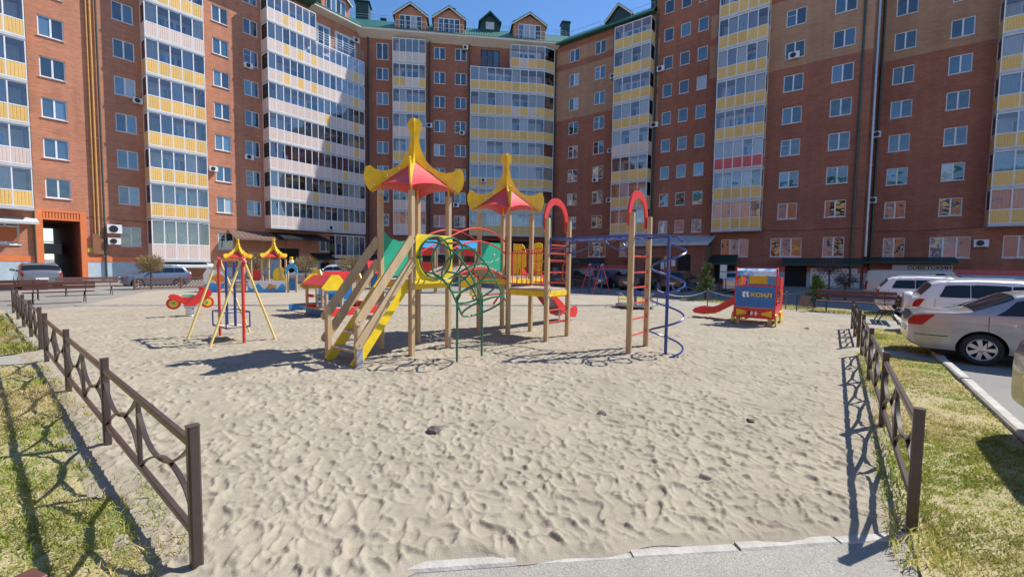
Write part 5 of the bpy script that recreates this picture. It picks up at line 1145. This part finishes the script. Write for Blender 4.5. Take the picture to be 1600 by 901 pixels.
# ------------------------------------------------------------------ plants
def twigs(mb, c, r, n, flat=.8, th=.008, ln=.28, m=0):
    for i in range(n):
        d = Vector((random.gauss(0,1),random.gauss(0,1),random.gauss(0,1)*flat)).normalized(); k = random.random()**.45
        p = c + Vector((d.x*r*k, d.y*r*k, d.z*r*k*flat)); e = (d + Vector((random.uniform(-.7,.7),random.uniform(-.7,.7),random.uniform(-.3,.8)))).normalized()*ln*random.uniform(.4,1)
        s = e.cross(Vector((random.uniform(-1,1),random.uniform(-1,1),.3))).normalized()*th
        mb.add([p-s, p+s, p+e], [(0,1,2)], m)
def round_bush(label, x, y, r, zc, z0=-.03, m='twig_olive', n=2600):
    t = thing('clipped_bush', label, 'bush', (x,y,z0), random.uniform(0,6), 'clipped round leafless bushes')
    tr = MB(); tr.tube([(0,0,-.05),(.01,.01,zc*.5),(0,0,zc-r*.3)], [.05,.04,.03], 7)
    for k in range(12): a = 2.4*k; tr.tube([(0,0,zc-r*.75+.02*k),(COS(a)*r*.4,SIN(a)*r*.4,zc-r*.2),(COS(a)*r*.8,SIN(a)*r*.8,zc+r*.2*SIN(k))], [.02,.014,.006], 5)
    tr.build('trunk', 'bark', t)
    cr = MB(); twigs(cr, Vector((0,0,zc)), r, n, .8, .010, .26); cr.build('crown', m, t, fix=False)
round_bush('clipped leafless bush in front of the blue grey off-roader', -20.6, 24.5, .62, 1.45)
round_bush('clipped leafless bush behind the two pagoda roofs', -16.2, 27.2, .8, 1.6)
round_bush('clipped leafless bush left of the small red roofed bench', -13.9, 29.0, .75, 1.45)
round_bush('clipped leafless bush right of the small red roofed bench', -11.6, 30.6, .75, 1.45)
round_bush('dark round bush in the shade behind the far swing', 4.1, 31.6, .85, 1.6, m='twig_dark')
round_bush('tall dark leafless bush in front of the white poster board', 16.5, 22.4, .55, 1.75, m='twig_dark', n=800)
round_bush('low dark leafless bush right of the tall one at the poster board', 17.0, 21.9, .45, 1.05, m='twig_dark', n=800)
def pine(label, x, y, h, r):
    t = thing('pine_tree', label, 'tree', (x,y,-.02), random.uniform(0,6), 'young pines on the verge')
    pts = [(random.uniform(-.02,.02)*i, random.uniform(-.02,.02)*i, h*i/6) for i in range(7)]
    tr = MB(); tr.tube(pts, [.045*(1-i/7.5) for i in range(7)], 7); cr = MB()
    for k in range(38):
        f = .16+.8*random.random(); z = h*f; a = random.uniform(0,2*PI); l = r*(1.08-f)*random.uniform(.55,1.1); i0 = pts[min(6,int(f*6))]
        e = Vector((i0[0]+COS(a)*l, i0[1]+SIN(a)*l, z+l*.35)); tr.tube([(i0[0],i0[1],z-.05), tuple(e)], [.014,.006], 5)
        for s in range(3):
            c = Vector((i0[0],i0[1],z)).lerp(e, .45+.3*s)
            for q in range(46):
                d = Vector((random.gauss(0,1),random.gauss(0,1),random.gauss(.35,.8))).normalized(); sd = d.cross(Vector((random.uniform(-1,1),.3,.5))).normalized()*.011; b0 = c+d*.02
                cr.add([b0-sd,b0+sd,b0+d*random.uniform(.07,.16)], [(0,1,2)])
    for q in range(120):
        d = Vector((random.gauss(0,.5),random.gauss(0,.5),1)).normalized(); sd = d.cross(Vector((random.uniform(-1,1),.3,.1))).normalized()*.006; b0 = Vector(pts[6])+Vector((0,0,random.uniform(-.25,.02)))
        cr.add([b0-sd,b0+sd,b0+d*.11], [(0,1,2)])
    tr.build('trunk', 'bark', t); cr.build('crown', 'needle', t, fix=False)
pine('young pine behind the low chain fence', 9.6, 21.3, 1.85, .62)
pine('smaller young pine beside the litter bin', 12.75, 18.0, 1.35, .5)

# ------------------------------------------------------------------ spring rider
sr_ = thing('spring_rider', 'red motorbike spring rider with yellow hubs on a grey spring', 'spring rider', (-9.49,12.62,0), R(42))
MB().tube([(.10*COS(k*.7),.10*SIN(k*.7),.0+.29*k/45) for k in range(46)], .016, 6).build('spring', 'galvanized', sr_, smooth=True)
MB().box((-.13,-.11,.28),(.13,.11,.33)).build('mount', 'galvanized', sr_)
bo = [(-.50,.60),(-.46,.66),(-.38,.69),(-.28,.66),(-.18,.60),(.0,.59),(.16,.64),(.24,.74),(.22,.86),(.28,.90),(.40,.86),(.50,.80),(.54,.70),(.50,.60),(.40,.58),(.34,.52),(.24,.42),(.12,.34),(-.1,.34),(-.2,.42),(-.34,.5)]
for y in (-.10,.08): MB().prism(bo, .02, lambda u, v, w: (u, y+w, v)).build('side_panel', 'play_red', sr_)
MB().box((-.46,-.09,.60),(-.02,.10,.625)).build('seat', 'wood_grey', sr_); MB().tube([(.27,-.26,.84),(.27,.26,.84)], .015).build('handlebar', 'black_metal', sr_); MB().box((-.16,-.08,.58),(.1,.08,.66)).build('tank', 'play_green', sr_)
for x in (-.38,.42):
    w = ob('wheel', None, sr_, (x,-.02,.42)); rot = Matrix.Rotation(R(90),4,'X')
    MB().lathe([(.11,-.02),(.17,-.02),(.17,.02),(.11,.02)], 24, mat=rot).build('tyre', 'play_red', w); MB().lathe([(0,-.026),(.11,-.026),(.11,.026),(0,.026)], 20, mat=rot).build('hub', 'play_yellow', w); MB().lathe([(0,-.05),(.035,-.045),(.035,.045),(0,.05)], 12, mat=rot).build('cap', 'play_green', w)

# ------------------------------------------------------------------ sand table with little roofs (grid aligned; local x = q, y = p)
sb = thing('sandbox', 'low sandbox with blue and red boards and small roofed counters', 'sandbox', W(6.72,-12.1), GRZ)
for a, b, m in (((-1.15,0),(0,0),'play_blue'),((0,0),(0,2.3),'play_red'),((-2.3,2.3),(0,2.3),'play_red'),((-2.3,0),(-2.3,2.3),'play_blue')): MB().beam((*a,.14),(*b,.14), .04, .26).build('side_board', m, sb)
for x, y in ((-1.15,0),(0,0),(-1.15,.5),(0,.5)): MB().beam((x,y+.02,-.1),(x,y+.02,1.0), .075, .075, up=(1,0,0)).build('post', 'wood', sb)
MB().add([(-2.26,.04,.05),(-.04,.04,.05),(-.04,2.26,.05),(-2.26,2.26,.05)],[(0,1,2,3)]).build('sand_fill', 'sand', sb, fix=False)
def small_roof(x0, x1, y, z, m):
    r = ob('small_roof', None, sb)
    for sg in (-1,1): MB().add([(x0,y,z+.26),(x1,y,z+.26),(x1,y+sg*.38,z-.02),(x0,y+sg*.38,z-.02),(x0,y,z+.28),(x1,y,z+.28),(x1,y+sg*.39,z),(x0,y+sg*.39,z)],[(0,1,2,3),(4,7,6,5),(2,6,7,3)]).build('roof_board', m, r)
    for x in (x0-.03,x1): MB().prism([(y-.44,z-.08),(y-.3,z-.16),(y+.3,z-.16),(y+.44,z-.08),(y+.12,z+.3),(y-.12,z+.3)], .03, lambda u, v, w: (x+w, u, v)).build('gable', 'play_yellow', r)
small_roof(-1.2, .05, .26, .98, 'roof_red')
MB().tube([(-1.15,.0,.62),(0,.0,.62)], .015).build('bead_bar', 'wood_grey', sb)
for k in range(3): MB().lathe([(0,-.05),(.05,-.03),(.05,.03),(0,.05)], 12, mat=Matrix.Translation((-1.0+.1*k,0,.62)) @ Matrix.Rotation(R(90),4,'Y')).build('bead', 'play_red', sb)
MB().box((-1.2,-.2,.27),(.05,.12,.30)).build('counter', 'wood', sb); MB().lathe([(.0,.30),(.14,.30),(.16,.36),(.1,.38),(0,.39)], 16, mat=Matrix.Translation((-.75,-.05,0))).build('toy_mould', 'play_red', sb)
for y in (.95,2.3):
    for x in (-2.3,-1.95): MB().beam((x,y,-.1),(x,y,1.15), .08, .08, up=(1,0,0)).build('post', 'wood', sb)
MB().box((-1.93,.98,1.02),(-1.9,2.27,1.34)).build('sign_board', 'play_red', sb); MB().box((-2.3,.98,.3),(-2.27,2.27,.75)).build('back_board', 'play_blue', sb)
for y in (.88,2.34): MB().prism([(-2.5,1.0),(-2.5,1.28),(-2.25,1.42),(-1.95,1.4),(-1.78,1.1),(-1.9,.95)], .03, lambda u, v, w: (u, y+w, v)).build('gable', 'play_yellow', sb)

# ------------------------------------------------------------------ play truck (local x = q, y = p)
tk = thing('play_truck', 'red and blue wooden play truck with a sky painted roof and red slide', 'playground truck', W(13.85,-2.48), GRZ)
prof = [(0,.22),(.02,.5),(.10,1.16),(.16,1.5),(.24,1.62),(.34,1.66),(.42,1.6),(.46,1.45),(.46,1.32),(.98,1.30),(.98,1.34),(1.35,1.34),(1.35,.24)]
def truck_side(x):
    hole = [(.20,.62),(.26,1.25),(.34,1.42),(.40,1.30),(.44,.75),(.38,.56),(.28,.54)]
    t_ = ob('side_panel', None, tk)
    lo = [(0,.22),(.02,.5),(.04,.6),(.2,.6),(.28,.52),(.38,.54),(.46,.6),(1.72,.6),(1.72,.24)]
    fr_ = [(.04,.602),(.10,1.16),(.16,1.5),(.24,1.62),(.34,1.66),(.42,1.6),(.47,1.45),(.47,.602),(.42,.602),(.42,1.3),(.36,1.46),(.3,1.5),(.25,1.45),(.2,1.16),(.13,.602)]
    up = [(.472,.602),(.472,1.32),(.98,1.32),(.98,1.30),(1.35,1.30),(1.35,.602)] if False else [(.98,.602),(.98,1.36),(1.72,1.36),(1.72,.602)]
    for o_ in (lo, fr_, up): MB().prism(o_, .03, lambda u, v, w: (x+w, u, v)).build('board', 'play_red', t_)
truck_side(0.0); truck_side(1.02)
F_ = lambda z: .02 + (z-.5)*.121
MB().add([(.03,0,.22),(1.02,0,.22),(1.02,F_(.52),.52),(.03,F_(.52),.52),(.03,.03,.22),(1.02,.03,.22),(1.02,.05,.52),(.03,.05,.52)],[(0,1,2,3),(4,7,6,5),(3,2,6,7),(0,4,5,1)]).build('bumper', 'play_red', tk)
bp_ = ob('front_panel', None, tk); MB().add([(.03,F_(.525),.525),(1.02,F_(.525),.525),(1.02,F_(1.12),1.12),(.03,F_(1.12),1.12),(.03,F_(.525)+.03,.525),(1.02,F_(.525)+.03,.525),(1.02,F_(1.12)+.03,1.12),(.03,F_(1.12)+.03,1.12)],[(0,1,2,3),(4,7,6,5),(3,2,6,7),(0,4,5,1)]).build('panel', 'play_blue', bp_)
MB().beam((.03,F_(1.135)+.01,1.135),(1.02,F_(1.135)+.01,1.135), .05, .03).build('trim', 'play_red', bp_)
tl = math.atan(.121)
o, me = text('КСИЛ', .15, 'play_yellow', bp_, (.42,F_(.83)-.006,.83), (R(90)-tl,0,0), ext=.003, bold=.006); wx = max(v.co.x for v in me.vertices); o.scale = (.52/wx,1,1)
o, me = text('www.ksil.ru', .085, 'sky_blue', bp_, (.42,F_(.75)-.006,.75), (R(90)-tl,0,0), ext=.003); wx = max(v.co.x for v in me.vertices); o.scale = (.52/wx,1,1)
lg = MB()
for out in ([(.21,.96),(.28,.98),(.30,.92),(.27,.90),(.27,.86),(.30,.82),(.25,.80),(.21,.84)], [(.31,.97),(.38,.97),(.36,.91),(.38,.86),(.38,.80),(.33,.82),(.31,.88)]): lg.prism(out, .004, lambda u, v, w: (u, F_(v)-.006+w, v))
lg.build('emblem', 'white_paint', bp_)
for a in ([(.08,.28),(.33,.33),(.33,.40),(.24,.44),(.08,.46)], [(.97,.28),(.72,.33),(.72,.38),(.97,.46)]): MB().prism(a, .008, lambda u, v, w: (u, -.012+F_(v)+.04-.034+w, v)).build('headlamp', 'play_yellow', tk)
for x in (.47,.58): MB().lathe([(0,-.01),(.035,-.01),(.035,0)], 14, mat=Matrix.Translation((x,-.004,.36)) @ Matrix.Rotation(R(90),4,'X') @ Matrix.Scale(1.7,4,(0,1,0))).build('lamp_hole', 'white_paint', tk)
MB().box((.39,-.012,.32),(.43,-.004,.42)).build('slot', 'dark', tk)
def sky_paint():
    m, N, L, b = nodes('sky_paint'); nz = N.new('ShaderNodeTexNoise'); nz.inputs['Scale'].default_value = 3.5; tc = N.new('ShaderNodeTexCoord'); L.new(tc.outputs['Object'], nz.inputs['Vector']); cr = N.new('ShaderNodeValToRGB')
    e = cr.color_ramp.elements; e[0].position = .42; e[0].color = (.08,.36,.68,1); e[1].position = .58; e[1].color = (.75,.8,.84,1); L.new(nz.outputs[0], cr.inputs[0]); L.new(cr.outputs[0], b.inputs['Base Color']); b.inputs['Roughness'].default_value = .4
sky_paint()
ro = [(.14,1.44),(.20,1.56),(.30,1.63),(.42,1.60)]; mb = MB()
for (a,b),(c,d) in zip(ro, ro[1:]): mb.add([(.03,a,b),(1.02,a,b),(1.02,c,d),(.03,c,d),(.03,a,b-.02),(1.02,a,b-.02),(1.02,c,d-.02),(.03,c,d-.02)],[(0,1,2,3),(4,7,6,5),(0,4,5,1)])
mb.build('roof', 'sky_paint', tk)
MB().box((.03,.62,.5),(1.02,.65,1.16)).build('bulkhead', 'play_blue', tk); MB().prism([(.30,1.18),(.75,1.18),(.75,1.42),(.40,1.42),(.40,1.52),(.32,1.54),(.28,1.45)], .02, lambda u, v, w: (u, .60+w, v)).build('back_panel', 'play_yellow', tk)
MB().box((.05,.5,.6),(.12,.53,1.5)).build('door_panel', 'play_yellow', tk); MB().box((.03,.66,.66),(1.02,1.70,.70)).build('floor', 'wood_grey', tk)
for x in (-.02, 1.07):
    for y in (.12, 1.2, 1.52): MB().lathe([(0,-.02),(.17,-.02),(.17,.02),(0,.02)], 24, mat=Matrix.Translation((x,y,.2)) @ Matrix.Rotation(R(90),4,'Y')).build('wheel', 'play_yellow', tk)
MB().box((1.052,1.18,.75),(1.075,1.24,1.0)).build('hand_grip', 'play_yellow', tk); MB().box((1.052,1.2,.86),(1.075,1.34,.93)).build('hand_grip', 'play_yellow', tk)
for y in (.35,.5): MB().tube([(1.06,y,1.05),(1.1,y,1.0),(1.1,y,.85),(1.06,y,.8)], .012).build('grab_rail', 'tube_red', tk)
for x in (.12,.92): MB().box((x-.05,.03,-.05),(x+.05,.1,.24)).build('foot', 'wood', tk); MB().box((x-.05,1.5,-.05),(x+.05,1.58,.24)).build('foot', 'wood', tk)
ts = ob('slide', None, tk); so = [(-.02,.84),(-.3,.66),(-.62,.44),(-.85,.36),(-1.1,.38),(-1.28,.33),(-1.36,.24),(-1.3,.16),(-1.0,.14),(-.65,.2),(-.3,.42),(-.02,.62)]
for y in (.85,1.28): MB().prism(so, .03, lambda u, v, w: (u, y+w, v)).build('side_board', 'play_red', ts)
mb = MB(); cs = [(-.02,.70),(-.3,.52),(-.62,.3),(-.9,.22),(-1.28,.20)]
for (a,b),(c,d) in zip(cs,cs[1:]): mb.add([(a,.86,b),(c,.86,d),(c,1.3,d),(a,1.3,b)],[(0,1,2,3)])
mb.build('chute', 'galvanized', ts, fix=False)

# ------------------------------------------------------------------ carousel
ca = thing('carousel', 'small round merry-go-round with blue rails and yellow seats', 'merry-go-round', (4.82,16.75,-.01), .3)
MB().lathe([(0,.10),(.72,.10),(.75,.13),(.75,.17),(.72,.18),(0,.18)], 36).build('platform', 'galvanized', ca, smooth=True); MB().lathe([(.05,-.05),(.05,.1),(.05,.75),(.0,.76)], 12).build('axle', 'tube_blue', ca)
MB().tube([(.32*COS(R(15*k)),.32*SIN(R(15*k)),.66) for k in range(24)], .018, 8, closed=True).build('wheel_ring', 'tube_blue', ca, smooth=True)
for k in range(6):
    a = R(60*k); c, s_ = COS(a), SIN(a); MB().tube([(c*.34,s_*.34,.18),(c*.34,s_*.34,.42),(c*.72,s_*.72,.62),(c*.72,s_*.72,.18)], .014).build('rail', 'galvanized' if k % 2 else 'tube_blue', ca)
    a0, a1 = R(60*k+6), R(60*k+54); MB().tube([(.72*COS(a0+(a1-a0)*j/6),.72*SIN(a0+(a1-a0)*j/6),.62) for j in range(7)], .014).build('back_rail', 'tube_blue', ca)
    mb = MB(); mb.prism([(.42*COS(a0),.42*SIN(a0)),(.68*COS(a0),.68*SIN(a0)),(.70*COS((a0+a1)/2),.70*SIN((a0+a1)/2)),(.68*COS(a1),.68*SIN(a1)),(.42*COS(a1),.42*SIN(a1))], .025, lambda u, v, w: (u,v,.36+w)); mb.build('seat', 'play_yellow', ca)

# ------------------------------------------------------------------ seesaw
ss_ = thing('seesaw', 'red seesaw with yellow seats behind the big play structure', 'seesaw', (-.45,17.2,-.02), R(12))
MB().beam((-1.15,0,.38),(1.2,0,.62), .09, .05).build('plank', 'play_red', ss_)
for s_ in (-1,1): MB().tube([(s_*.35,-.15,0),(0,0,.5),(s_*.35,.15,0)], .025).build('leg', 'tube_red', ss_)
for x, z in ((-1.05,.41),(1.1,.63)): MB().prism([(-.16,0),(.16,0),(.2,.05),(.14,.36),(.06,.36),(.1,.06),(-.16,.04)], .2, lambda u, v, w: (x+(u if x > 0 else -u), -.1+w, z+v)).build('seat', 'play_yellow', ss_); MB().tube([(x-.1,0,z-.08),(x,0,z-.16),(x+.1,0,z-.08)], .03).build('bumper', 'rubber', ss_)

# ------------------------------------------------------------------ far play things
fs_ = thing('play_ship', 'far play ship with two yellow pagoda roofs and orange fish panels', 'playground', (-14.05,22.85,-.02), R(10))
def wave_panel(x0, x1, y, z0, z1, par):
    MB().box((x0,y,z0),(x1,y+.03,z1)).build('panel', 'white_paint', par)
    out = [(x0,z0)] + [(x1,z0)] + [(x1-(x1-x0)*k/16, z0+(z1-z0)*(.52+.26*SIN(k*1.2))) for k in range(17)]; MB().prism(out, .006, lambda u, v, w: (u, y-.008+w, v)).build('wave', 'sky_blue', par)
def fish(cx, cz, s, y, par, flip=1):
    out = [(flip*u*s+cx, v*s+cz) for u, v in ((-.5,0),(-.38,.2),(-.15,.32),(.1,.28),(.3,.1),(.55,.32),(.5,0),(.55,-.3),(.3,-.08),(.1,-.24),(-.2,-.3),(-.4,-.18))]; MB().prism(out, .008, lambda u, v, w: (u, y+w, v)).build('fish', 'play_orange', par)
    MB().prism([(cx+flip*u*s, cz+v*s) for u, v in ((-.1,-.2),(.1,-.2),(.05,-.5),(-.08,-.45))], .006, lambda u, v, w: (u, y-.002+w, v)).build('fin', 'play_red', par)
wave_panel(0, 1.85, 0, .0, .62, fs_); fish(1.15, .30, .42, -.02, fs_)
def small_tower(cx, cy, hw, zt, par):
    for sx in (-1,1):
        for sy in (-1,1): MB().beam((cx+sx*hw,cy+sy*hw,-.1),(cx+sx*hw,cy+sy*hw,zt), .1, .1, up=(1,0,0)).build('post', 'wood', par)
    r = pagoda(par, cx, cy, zt, .78*hw/.35*.78, half=hw, notch=True); return r
small_tower(1.05, .75, .45, 1.78, fs_); small_tower(-.75, .75, .45, 1.72, fs_)
MB().box((-1.2,.3,.5),(1.5,1.2,.56)).build('deck', 'wood_grey', fs_); MB().box((.12,.3,.62),(.5,.34,1.2)).build('panel', 'play_red', fs_)
MB().prism([(1.15,.6),(1.75,.6),(1.75,.75),(1.62,.9),(1.72,1.2),(1.6,1.35),(1.3,1.3),(1.15,1.1)], .03, lambda u, v, w: (u, .28+w, v)).build('seat_panel', 'play_yellow', fs_)
for z in (.9,1.25): MB().tube([(.6,.32,z),(1.2,.32,z)], .015).build('rail', 'tube_green', fs_)
for k in range(4): MB().beam((-1.2+.05,.1+.0,.12+.2*k),(-.35,.1,.12+.2*k), .2, .04).build('step', 'sky_blue' if k > 1 else 'play_yellow', fs_)
MB().prism([(-2.1,.0),(-1.5,.0),(-1.15,.35),(-1.1,.8),(-1.3,1.1),(-1.7,1.2),(-2.0,1.25),(-2.2,.9)], .03, lambda u, v, w: (u, .1+w, v)).build('panel', 'white_paint', fs_); fish(-1.5, .72, .75, .09, fs_, -1)
MB().prism([(-2.1,.0),(-1.5,.0),(-1.18,.33),(-1.16,.5),(-1.5,.42),(-1.8,.5),(-2.16,.4)], .006, lambda u, v, w: (u, .085+w, v)).build('wave', 'sky_blue', fs_)
oc = thing('play_gate', 'wooden posts carrying a blue arch with white ball and yellow hat', 'playground', (-12.1,23.2,-.02), R(10))
for x in (0,.42): MB().beam((x,0,-.1),(x,0,1.15), .09, .09, up=(1,0,0)).build('post', 'wood', oc)
MB().prism([(-.08,1.0),(.0,1.0),(.06,1.25),(.21,1.33),(.36,1.25),(.42,1.0),(.52,1.0),(.5,1.3),(.38,1.5),(.21,1.55),(.04,1.5),(-.08,1.3)], .06, lambda u, v, w: (u, -.1+w, v)).build('arch', 'sky_blue', oc)
bm = bmesh.new(); bmesh.ops.create_icosphere(bm, subdivisions=2, radius=.13); me = bpy.data.meshes.new('ball'); bm.to_mesh(me); bm.free(); me.materials.append(MAT['white_paint']); ob('ball', me, oc, (.21,-.07,1.66)); MB().lathe([(.12,1.74),(.08,1.76),(.09,1.92),(0,1.92)], 12, mat=Matrix.Translation((.21,-.07,0))).build('hat', 'play_yellow', oc)
MB().box((.06,.0,.1),(.38,.03,.75)).build('panel', 'play_blue', oc)
ph = thing('playhouse', 'small playhouse with red roof, yellow gable and blue walls', 'playhouse', (-8.1,27.2,-.03), R(25))
MB().box((-.8,.0,.1),(.8,.04,1.0)).build('wall', 'play_blue', ph); MB().box((-.8,1.2,.1),(.8,1.24,1.0)).build('wall', 'sky_blue', ph)
for x in (-.8,.76): MB().prism([(0,.1),(1.24,.1),(1.24,1.05),(.62,1.7),(0,1.05)], .04, lambda u, v, w: (x+w, u, v)).build('gable', 'play_yellow' if x < 0 else 'sky_blue', ph)
for s_, ya in ((1,-.15),(-1,1.39)): MB().add([(-.95,ya,.98),(.95,ya,.98),(.95,.62,1.78),(-.95,.62,1.78),(-.95,ya,.93),(.95,ya,.93),(.95,.62,1.73),(-.95,.62,1.73)],[(0,1,2,3),(4,7,6,5),(0,4,5,1),(1,5,6,2),(3,7,4,0)]).build('roof', 'play_red', ph)
MB().box((-.25,-.03,.45),(.2,-.005,.85)).build('window_opening', 'white_paint', ph)
fc = thing('play_tower', 'far climbing frame with blue canopy and red panels behind the bridge', 'playground', (-5.3,24.4,-.03), R(3))
for x in (0,.9,2.3,3.2):
    for y in (0,.9): MB().beam((x,y,-.1),(x,y,2.6), .1, .1, up=(1,0,0)).build('post', 'wood', fc)
for x in (-.1,2.2): MB().add([(x,-.15,2.55),(x+1.1,-.15,2.55),(x+1.1,.45,3.0),(x,.45,3.0),(x,1.05,2.55),(x+1.1,1.05,2.55)],[(0,1,2,3),(3,2,5,4)]).build('canopy', 'sky_blue', fc, fix=False); MB().box((x+.1,0,1.0),(x+1.0,.03,1.75)).build('panel', 'play_red', fc); MB().box((x+.1,0,.92),(x+1.0,.9,.97)).build('deck', 'wood_grey', fc); MB().box((x+.1,-.02,2.1),(x+1.0,.01,2.5)).build('panel', 'play_red', fc)
for k in range(6): MB().tube([(.95+.22*k,.4,.3),(.95+.22*k,.4,1.5)], .014).build('net_bar', 'tube_blue', fc)
for k in range(5): MB().tube([(.9,.4,.4+.25*k),(2.3,.4,.4+.25*k)], .014).build('net_bar', 'tube_blue', fc)
MB().prism([(2.4,.3),(3.1,.3),(3.1,.85),(2.8,.95),(2.4,.8)], .03, lambda u, v, w: (u, -.08+w, v)).build('panel', 'play_yellow', fc)
